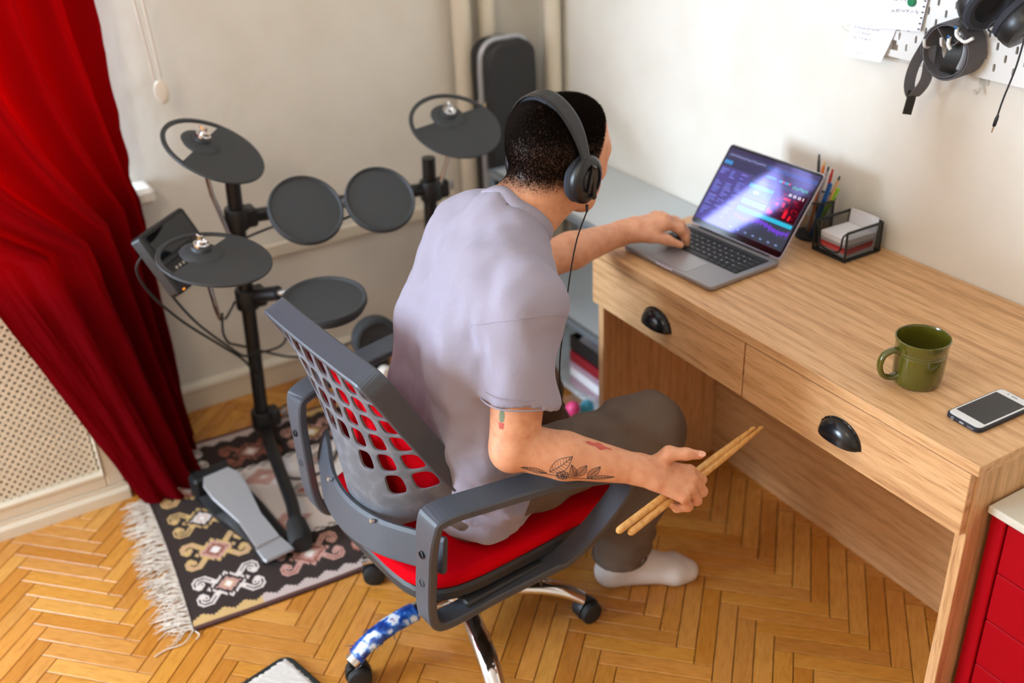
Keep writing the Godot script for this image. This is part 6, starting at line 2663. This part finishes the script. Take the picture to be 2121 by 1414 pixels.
func worn_headphones(neckb: Vector3) -> void:
	var c := hl(-0.016, -0.024, 0.086)
	var t := thing("headphones", "black headphones worn by the person, one cup over the ear", "headphones", c)
	var out := (head_r + head_f * 0.06 - head_u * 0.05).normalized()
	var up := (head_u * cos(0.25) - head_f * sin(0.25)).normalized()
	# headband over the head, leaning back
	var band := []
	var sides := []
	var ctr := hl(-0.022, -0.006, 0)
	for i in 41:
		var a := deg_to_rad(-96.0 + 192.0 * i / 40.0)
		band.append(ctr + head_r * sin(a) * 0.0955 + up * cos(a) * 0.128 - c)
		sides.append(up.cross(head_r))
	var sc := []
	for i in band.size():
		var k := absf(i / 20.0 - 1.0)
		sc.append(Vector2(lerpf(1.0, 0.50, smoothstep(0.45, 1.0, k)), 1.0))
	var s := st()
	sweep(s, band, sides, PackedVector2Array([Vector2(-0.0175, -0.0012), Vector2(-0.0165, -0.0024), Vector2(0.0165, -0.0024), Vector2(0.0175, -0.0012), Vector2(0.0175, 0.001), Vector2(0.012, 0.0024), Vector2(-0.012, 0.0024), Vector2(-0.0175, 0.001)]), sc, true, FLAT)
	obj("headband", s, mats.phones_black, t)
	s = st()
	var pad := []
	for i in range(9, 32):
		var a := deg_to_rad(-96.0 + 192.0 * i / 40.0)
		pad.append(ctr + head_r * sin(a) * 0.0895 + up * cos(a) * 0.1215 - c)
	var psc := []
	for i in pad.size():
		psc.append(Vector2.ONE * (0.25 + 0.75 * pow(sin(PI * (i + 0.6) / 23.2), 0.5)))
	sweep(s, pad, [up.cross(head_r)], PackedVector2Array([Vector2(-0.0155, -0.003), Vector2(-0.012, -0.0048), Vector2(0.012, -0.0048), Vector2(0.0155, -0.003), Vector2(0.0155, 0.003), Vector2(0.012, 0.0048), Vector2(-0.012, 0.0048), Vector2(-0.0155, 0.003)]), psc, true)
	obj("headband_pad", s, mats.phones_soft, t)
	for g in [1.0, -1.0]:
		var cc := hl(-0.016, -0.028, 0.086 if g > 0 else -0.073) - c
		var o2: Vector3 = (head_r * g + head_f * 0.05 - head_u * 0.06).normalized()
		var b := Basis(head_f - o2 * head_f.dot(o2), o2, Vector3.ZERO)
		b.x = b.x.normalized()
		b.z = b.x.cross(b.y)
		s = st()
		lathe(s, [Vector2(0.034, -0.006), Vector2(0.0405, -0.004), Vector2(0.0420, 0.002), Vector2(0.0405, 0.010), Vector2(0.034, 0.0155), Vector2(0.0285, 0.0165), Vector2(0.0275, 0.0135), Vector2(0.020, 0.0135), Vector2(0.0185, 0.0165), Vector2(0, 0.0175)], 44, Transform3D(b, cc), 0.95, 1.12)
		var cup := obj("ear_cup", s, mats.phones_black, t)
		s = st()
		lathe(s, [Vector2(0.020, -0.017), Vector2(0.030, -0.021), Vector2(0.040, -0.018), Vector2(0.0425, -0.011), Vector2(0.040, -0.005), Vector2(0.030, -0.004)], 44, Transform3D(b, cc), 0.95, 1.12)
		obj("ear_pad", s, mats.phones_soft, cup)
		# yoke: arm from the band, split into two prongs across the cup
		s = st()
		var k0: Vector3 = band[40 if g > 0 else 0]
		var upy := b.z if b.z.y > 0 else -b.z
		var face := cc + b.y * 0.0195
		tube(s, [k0 + up * 0.012, k0 - up * 0.004, face + upy * 0.030], [0.0062, 0.0066, 0.0060], 8)
		box(s, V(0.010, 0.004, 0.062), Transform3D(Basis(b.x.rotated(b.y, 0.22), b.y, b.z.rotated(b.y, 0.22)), face - upy * 0.006 + b.x * 0.007), 0.0015)
		box(s, V(0.008, 0.004, 0.050), Transform3D(Basis(b.x.rotated(b.y, -0.10), b.y, b.z.rotated(b.y, -0.10)), face + upy * 0.002 - b.x * 0.004), 0.0015)
		obj("yoke", s, mats.phones_black, cup)
	# cable from the near cup down past the shoulder into the lap
	s = st()
	var cb := hl(-0.008, -0.078, 0.091)
	tube(s, [cb - c, cb - V(0, 0.014, 0) - c], [0.0032, 0.0022], 8)
	tube(s, spline([cb - V(0, 0.012, 0) - c, V(1.022, 1.00, -1.53) - c, V(0.998, 0.93, -1.52) - c, V(0.972, 0.86, -1.50) - c, V(0.965, 0.76, -1.51) - c, V(0.985, 0.66, -1.54) - c, V(1.02, 0.60, -1.58) - c], 8), 0.0015, 7)
	obj("cable", s, mats.cable_black, t)

# ---------------------------------------------------------------- pegboard and what hangs on it
func pegboard_things() -> void:
	var x := 1.866
	var t := thing("pegboard", "white slotted pegboard mounted on the wall above the desk", "pegboard", V(x, 1.213, -1.571))
	# slots on a staggered grid: 43.4 mm along z, 20.9 mm between rows
	var dz := 0.0434
	var dy := 0.0209
	var ncol := 13
	var nrow := 26
	var th := 0.005
	var s := st()
	s.set_smooth_group(FLAT)
	var z_of := -1.5388 + 1.571
	for j in nrow:
		var y := 0.0215 + dy * j
		var odd := j % 2
		for i in ncol + 1:
			# row 0 slots at -1.5172 + k dz, row 1 at -1.5388 + k dz
			var z := z_of + dz * i + (dz / 2 if odd == 0 else 0.0) - dz * 0.0
			var z0 := z - dz / 2
			var z1 := z + dz / 2
			var y0 := y - dy / 2
			var y1 := y + dy / 2
			var outer := cell_ring(16, z0, z1, y0, y1)
			var inner := []
			for k in 16:
				var a := TAU * k / 16
				var c := cos(a)
				var d := sin(a)
				inner.append(Vector2(z + 0.0030 * c, y + 0.0030 * d + signf(d) * 0.0048 * (1.0 if absf(d) > 0.01 else 0.0)))
			for k in 16:
				var k2 := (k + 1) % 16
				quad(s, V(0, outer[k].y, outer[k].x), V(0, outer[k2].y, outer[k2].x), V(0, inner[k2].y, inner[k2].x), V(0, inner[k].y, inner[k].x))
				quad(s, V(0, inner[k].y, inner[k].x), V(0, inner[k2].y, inner[k2].x), V(th, inner[k2].y, inner[k2].x), V(th, inner[k].y, inner[k].x))
	var zmin := z_of - dz / 2
	var ytop := 0.0215 + dy * (nrow - 0.5)
	var zmax := z_of + dz * (ncol + 1.0)
	# solid margins
	box_at(s, V(-0.0002, -0.004, zmin - 0.012), V(th, 0.0215 - dy / 2, zmax), 0.0)
	box_at(s, V(-0.0002, 0.0215 - dy / 2, zmin - 0.012), V(th, ytop, zmin + 0.0), 0.0)
	box_at(s, V(-0.0002, ytop, zmin - 0.012), V(th, ytop + 0.012, zmax), 0.0)
	obj("board", s, mats.peg_white, t)
	s = st()
	for q in [V(0.017, 0.03, 0.03), V(0.017, 0.03, 0.50), V(0.017, 0.52, 0.03), V(0.017, 0.52, 0.50)]:
		box(s, V(0.024, 0.02, 0.02), Transform3D(Basis(), q), 0.003)
	obj("spacer", s, mats.peg_white, t)
	# hooks
	for q in [[V(1.866, 1.2600, -1.4300), "white peg hook left, carrying the coiled grey strap"], [V(1.866, 1.2700, -1.390), "white peg hook right, inside the coiled grey strap"], [V(1.866, 1.392, -1.29), "white peg hook under the hanging black headphones"]]:
		s = st()
		tube(s, spline([q[0] + V(0.004, 0, 0), q[0] + V(-0.03, -0.002, 0), q[0] + V(-0.05, 0.0, 0), q[0] + V(-0.056, 0.016, 0)], 6), 0.0032, 8)
		var h := obj("peg_hook", s, mats.peg_white)
		tag(h, q[1], "hook", "hooks on the pegboard")
	# sheets of paper
	sheet("note_paper", [V(1.8635, 1.188, -1.683), V(1.862, 1.196, -1.567), V(1.8645, 1.280, -1.545), V(1.8645, 1.276, -1.672)], 0.012, "loose handwritten note hanging lowest on the pegboard", [[0.30, 0.10, 0.25], [0.10, 0.24, 0.60], [0.18, 0.36, 0.34], [0.12, 0.50, 0.46], [0.36, 0.86, 0.14]])
	sheet("note_paper", [V(1.8625, 1.255, -1.700), V(1.8618, 1.272, -1.585), V(1.8620, 1.50, -1.585), V(1.8628, 1.48, -1.705)], 0.004, "blank white sheet behind the handwritten notes", [])
	sheet("notebook_page", [V(1.8600, 1.264, -1.598), V(1.8600, 1.276, -1.480), V(1.8605, 1.44, -1.466), V(1.8605, 1.43, -1.596)], 0.004, "lined page torn from a spiral notebook under a green magnet", [[0.30, 0.62, 0.42], [0.28, 0.76, 0.60]])
	for q in [[V(1.8585, 1.332, -1.511), "large green magnet on the notebook page"], [V(1.8600, 1.336, -1.597), "green magnet at the edge of the blank sheet"]]:
		s = st()
		lathe(s, [Vector2(0, 0.007), Vector2(0.0085, 0.0065), Vector2(0.0098, 0.004), Vector2(0.0098, 0.0), Vector2(0, 0.0)], 28, Transform3D(basis_y(V(-1, 0, 0)), q[0]))
		var g := obj("magnet", s, mats.magnet_green)
		tag(g, q[1], "magnet", "green magnets on the pegboard")
	strap()
	hung_headphones()
	# clear adhesive hook and loose thread under the board
	s = st()
	box(s, V(0.003, 0.016, 0.022), Transform3D(Basis(), V(1.892, 1.196, -1.335)), 0.001)
	tube(s, spline([V(1.890, 1.193, -1.335), V(1.882, 1.178, -1.335), V(1.872, 1.174, -1.335), V(1.868, 1.182, -1.335)], 5), 0.0028, 8)
	var hk := obj("clear_hook", s, mats.hook_clear)
	tag(hk, "clear plastic adhesive hook just below the pegboard", "hook")
	s = st()
	tube(s, spline([V(1.876, 1.30, -1.70), V(1.876, 1.25, -1.712), V(1.874, 1.235, -1.67), V(1.872, 1.215, -1.60), V(1.874, 1.200, -1.52), V(1.886, 1.205, -1.40), V(1.888, 1.202, -1.335)], 8), 0.0008, 5)
	hk = obj("nylon_thread", s, mats.hook_clear)
	tag(hk, "thin clear thread hanging along the lower edge of the pegboard", "thread")

func sheet(nm: String, c: Array, curl: float, label: String, lines: Array) -> void:
	# c: lower left, lower right, upper right, upper left as seen from the room
	var f := func(u: float, v: float) -> Vector3:
		var p: Vector3 = c[0].lerp(c[1], u).lerp(c[3].lerp(c[2], u), v)
		return p + V(-curl * (1.0 - v) * (1.0 - v) * (0.4 + 0.6 * u), 0, 0)
	var t := thing(nm, label, "paper", f.call(0.5, 0.0), "papers on the pegboard")
	var o := t.position
	var s := st()
	grid(s, func(u: float, v: float) -> Vector3: return f.call(u, v) - o, 10, 10)
	grid(s, func(u: float, v: float) -> Vector3: return f.call(u, v) - o + V(0.0003, 0, 0), 10, 10)
	obj("sheet", s, mats.paper_white, t)
	if lines.size() > 0:
		# pencil handwriting as fine raised strokes
		s = st()
		var R := RandomNumberGenerator.new()
		R.seed = nm.length() + lines.size()
		for q in lines:
			var pts := []
			var n := int(q[2] * 70)
			for i in n:
				var u: float = q[0] + q[2] * i / n + R.randf_range(-0.006, 0.006)
				var v: float = 1.0 - q[1] + R.randf_range(-0.028, 0.028)
				if R.randf() < 0.16 and pts.size() > 2:
					tube(s, pts, 0.0004, 3, false)
					pts = []
				else:
					pts.append(f.call(u, v) - o + V(-0.0005, 0, 0))
			if pts.size() > 1:
				tube(s, pts, 0.0004, 3, false)
		obj("handwriting", s, mats.pen_ink, t)
	if nm == "notebook_page":
		s = st()
		for i in 14:
			for k in 2:
				lathe(s, [Vector2(0, 0.0006), Vector2(0.0016, 0.0006), Vector2(0.0016, 0.0)], 8, Transform3D(basis_y(V(-1, 0, 0)), f.call(0.95 + 0.02 * k, 0.03 + i * 0.07) - o + V(-0.0003, 0, 0)))
		obj("torn_holes", s, mats.graphite, t)

func ribbon(s: SurfaceTool, pts: Array, across: Array, w: float, th := 0.0022) -> void:
	sweep(s, pts, across, PackedVector2Array([Vector2(-w / 2, -th / 2), Vector2(w / 2, -th / 2), Vector2(w / 2, th / 2), Vector2(-w / 2, th / 2)]), [], true, FLAT)

func strap() -> void:
	# rolled webbing: turns about an axis that stands out from the board, a loop hanging to the left
	var c := V(1.836, 1.262, -1.377)
	var t := thing("guitar_strap", "coiled grey webbing strap with black leather ends hanging from a peg", "strap", c)
	var s := st()
	var pts := []
	var side := []
	for i in 141:
		var a := -2.2 + TAU * 2.9 * i / 140.0
		var r := 0.050 + 0.0012 * i / 28.0 + 0.0014 * sin(a * 1.7)
		pts.append(V(0, sin(a) * r * 1.02, cos(a) * r))
		side.append(V(1, 0.12, 0.10))
	ribbon(s, pts, side, 0.048)
	obj("coil", s, mats.strap_grey, t)
	s = st()
	var tail := spline([V(-0.004, 0.030, -0.048), V(-0.006, 0.0, -0.062), V(-0.010, -0.045, -0.080), V(-0.012, -0.085, -0.085), V(-0.012, -0.108, -0.076), V(-0.014, -0.100, -0.062), V(-0.012, -0.07, -0.046), V(-0.010, -0.030, -0.046), V(-0.006, 0.0, -0.050)], 8)
	var sd := []
	for q in tail:
		sd.append(V(0.75, 0.0, 0.65))
	ribbon(s, tail, sd, 0.022)
	obj("hanging_loop", s, mats.strap_grey, t)
	s = st()
	ribbon(s, spline([V(-0.014, -0.098, -0.072), V(-0.016, -0.120, -0.073), V(-0.018, -0.148, -0.076)], 6), [V(0.75, 0, 0.65)], 0.018, 0.005)
	obj("leather_end", s, mats.strap_leather, t)
	s = st()
	ribbon(s, spline([V(-0.004, 0.02, 0.004), V(-0.010, -0.006, 0.010), V(-0.012, -0.030, 0.004), V(-0.010, -0.045, 0.000)], 6), [V(0.35, 0, 0.94)], 0.030, 0.005)
	obj("leather_end", s, mats.strap_leather, t)
	s = st()
	ribbon(s, spline([V(-0.002, 0.040, -0.026), V(-0.004, 0.020, -0.004), V(-0.006, 0.014, 0.016), V(-0.004, 0.034, 0.036)], 8), [V(1, 0, 0)], 0.044)
	obj("inner_turn", s, mats.strap_grey, t)
	s = st()
	box(s, V(0.050, 0.010, 0.034), Transform3D(Basis(V(1, 0, 0), 0.5), V(-0.002, 0.058, 0.034)), 0.003)
	obj("slider", s, mats.plastic_black, t)
	s = st()
	for q in [[V(-0.026, 0.050, 0.020), V(-0.027, 0.030, 0.030)], [V(-0.026, 0.030, 0.006), V(-0.027, 0.006, 0.014)]]:
		tube(s, spline([q[0], (q[0] + q[1]) / 2 + V(-0.002, -0.003, -0.002), q[1]], 5), 0.0040, 8)
	tube(s, spline([V(-0.027, 0.030, 0.030), V(-0.027, 0.026, 0.044), V(-0.026, 0.036, 0.060)], 5), 0.0036, 8)
	var buckle := obj("buckle", s, mats.peg_white, t)
	s = st()
	for q in [V(-0.0295, 0.050, 0.020), V(-0.0295, 0.030, 0.006)]:
		lathe(s, [Vector2(0.0034, 0.0), Vector2(0.0034, 0.0014), Vector2(0, 0.002)], 14, Transform3D(basis_y(V(-1, 0, 0)), q))
	obj("rivet", s, mats.rivet_blue, buckle)

func ear_cup(s: SurfaceTool, c: Vector3, n: Vector3, r: float) -> void:
	lathe(s, [Vector2(0, -0.020), Vector2(r * 0.7, -0.020), Vector2(r * 0.95, -0.014), Vector2(r, -0.004), Vector2(r, 0.010), Vector2(r * 0.94, 0.016)], 36, Transform3D(basis_y(n), c), 1.0, 1.12)

func ear_pad(s: SurfaceTool, c: Vector3, n: Vector3, r: float) -> void:
	lathe(s, [Vector2(r * 0.90, 0.014), Vector2(r * 1.0, 0.018), Vector2(r * 0.98, 0.027), Vector2(r * 0.84, 0.031), Vector2(r * 0.64, 0.028), Vector2(r * 0.56, 0.018), Vector2(r * 0.52, 0.012), Vector2(0, 0.012)], 36, Transform3D(basis_y(n), c), 1.0, 1.12)

func hung_headphones() -> void:
	var t := thing("hanging_headphones", "black headphones hanging from the top right of the pegboard", "headphones", V(1.81, 1.365, -1.28))
	var a := V(0.0, 0.006, -0.026)
	var na := V(-0.35, -0.35, 0.87).normalized()
	var b := V(-0.012, -0.020, 0.070)
	var nb := V(-0.1, 0.55, -0.83).normalized()
	for q in [[a, na, 0.046], [b, nb, 0.044]]:
		var s := st()
		ear_cup(s, q[0], q[1], q[2])
		var cup := obj("ear_cup", s, mats.phones_black, t)
		s = st()
		ear_pad(s, q[0], q[1], q[2])
		obj("ear_pad", s, mats.phones_soft, cup)
	var s := st()
	var band := spline([a + V(0, 0.03, -0.01), V(0.0, 0.12, -0.055), V(0.0, 0.20, 0.0), V(-0.005, 0.15, 0.09), b + V(0, 0.03, 0.02)], 8)
	ribbon(s, band, [V(1, 0, 0)], 0.024, 0.006)
	obj("headband", s, mats.phones_black, t)
	s = st()
	tube(s, spline([V(-0.03, -0.008, 0.045), V(-0.035, -0.025, 0.022), V(-0.036, -0.038, 0.020), V(-0.03, -0.036, 0.042), V(-0.03, 0.0, 0.075), V(-0.03, 0.06, 0.10)], 8), 0.0018, 7)
	tube(s, spline([V(-0.02, -0.04, 0.085), V(-0.02, -0.10, 0.078), V(-0.022, -0.16, 0.066), V(-0.022, -0.198, 0.060)], 8), 0.0018, 7)
	var cable := obj("cable", s, mats.cable_black, t)
	s = st()
	tube(s, [V(-0.022, -0.192, 0.0615), V(-0.0222, -0.200, 0.0598), V(-0.0225, -0.214, 0.0575), V(-0.0225, -0.2155, 0.0572)], [0.0024, 0.0036, 0.0034, 0.0020], 10)
	obj("plug_body", s, mats.plastic_black, cable)
	s = st()
	tube(s, [V(-0.0225, -0.2150, 0.0573), V(-0.0227, -0.228, 0.0553)], [0.0017, 0.0013], 8)
	obj("plug_tip", s, mats.brass_dull, cable)

# ---------------------------------------------------------------- red drawer cabinet, floor mat
func red_cabinet() -> void:
	var o := V(1.42, 0, -0.834)
	var t := thing("drawer_cabinet", "red drawer cabinet with a pale lid at the end of the desk", "cabinet", o)
	var s := st()
	box_at(s, V(0.004, 0.0, 0.003), V(0.40, 0.635, 0.46), 0.003)
	obj("body", s, mats.cabinet_red, t)
	s = st()
	box_at(s, V(-0.020, 0.636, -0.001), V(0.41, 0.652, 0.47), 0.003)
	obj("lid", s, mats.cabinet_lid, t)
	for k in 6:
		var y1 := 0.628 - 0.1085 * k
		s = st()
		box_at(s, V(-0.008, maxf(y1 - 0.1070, 0.01), 0.034), V(0.0035, y1, 0.43), 0.0025)
		var d := obj("drawer", s, mats.cabinet_red, t)
		s = st()
		tube(s, spline([V(-0.008, y1 - 0.05, 0.20), V(-0.026, y1 - 0.056, 0.205), V(-0.028, y1 - 0.056, 0.255), V(-0.008, y1 - 0.05, 0.26)], 6), 0.0035, 8)
		obj("handle", s, mats.chrome, d)
	s = st()
	box_at(s, V(-0.010, 0.0, 0.003), V(0.0035, 0.635, 0.0315), 0.002)
	obj("frame_stile", s, mats.cabinet_red, t)
	# small mat poking into view
	var m := thing("floor_mat", "small white terry mat with a dark border on the parquet", "mat", V(0.285, 0.0, -1.60))
	m.rotation.y = deg_to_rad(14)
	s = st()
	prism(s, round_rect(0.34, 0.40, 0.03), 0.012, Transform3D(Basis(V(1, 0, 0), V(0, 0, -1), V(0, 1, 0)), V(0, 0.0065, 0)), 0.004, true)
	obj("border", s, mats.mat_border, m)
	s = st()
	var R := FastNoiseLite.new()
	R.seed = 9
	R.frequency = 180.0
	grid(s, func(u: float, v: float) -> Vector3:
		var p := Vector2((u - 0.5) * 0.316, (v - 0.5) * 0.376)
		return V(p.x, 0.0155 + 0.003 * R.get_noise_2d(p.x, p.y) - 0.004 * maxf(0.0, maxf(absf(p.x) / 0.158, absf(p.y) / 0.188) - 0.95) * 20.0, p.y), 80, 90)
	obj("terry_pile", s, mats.mat_white, m)
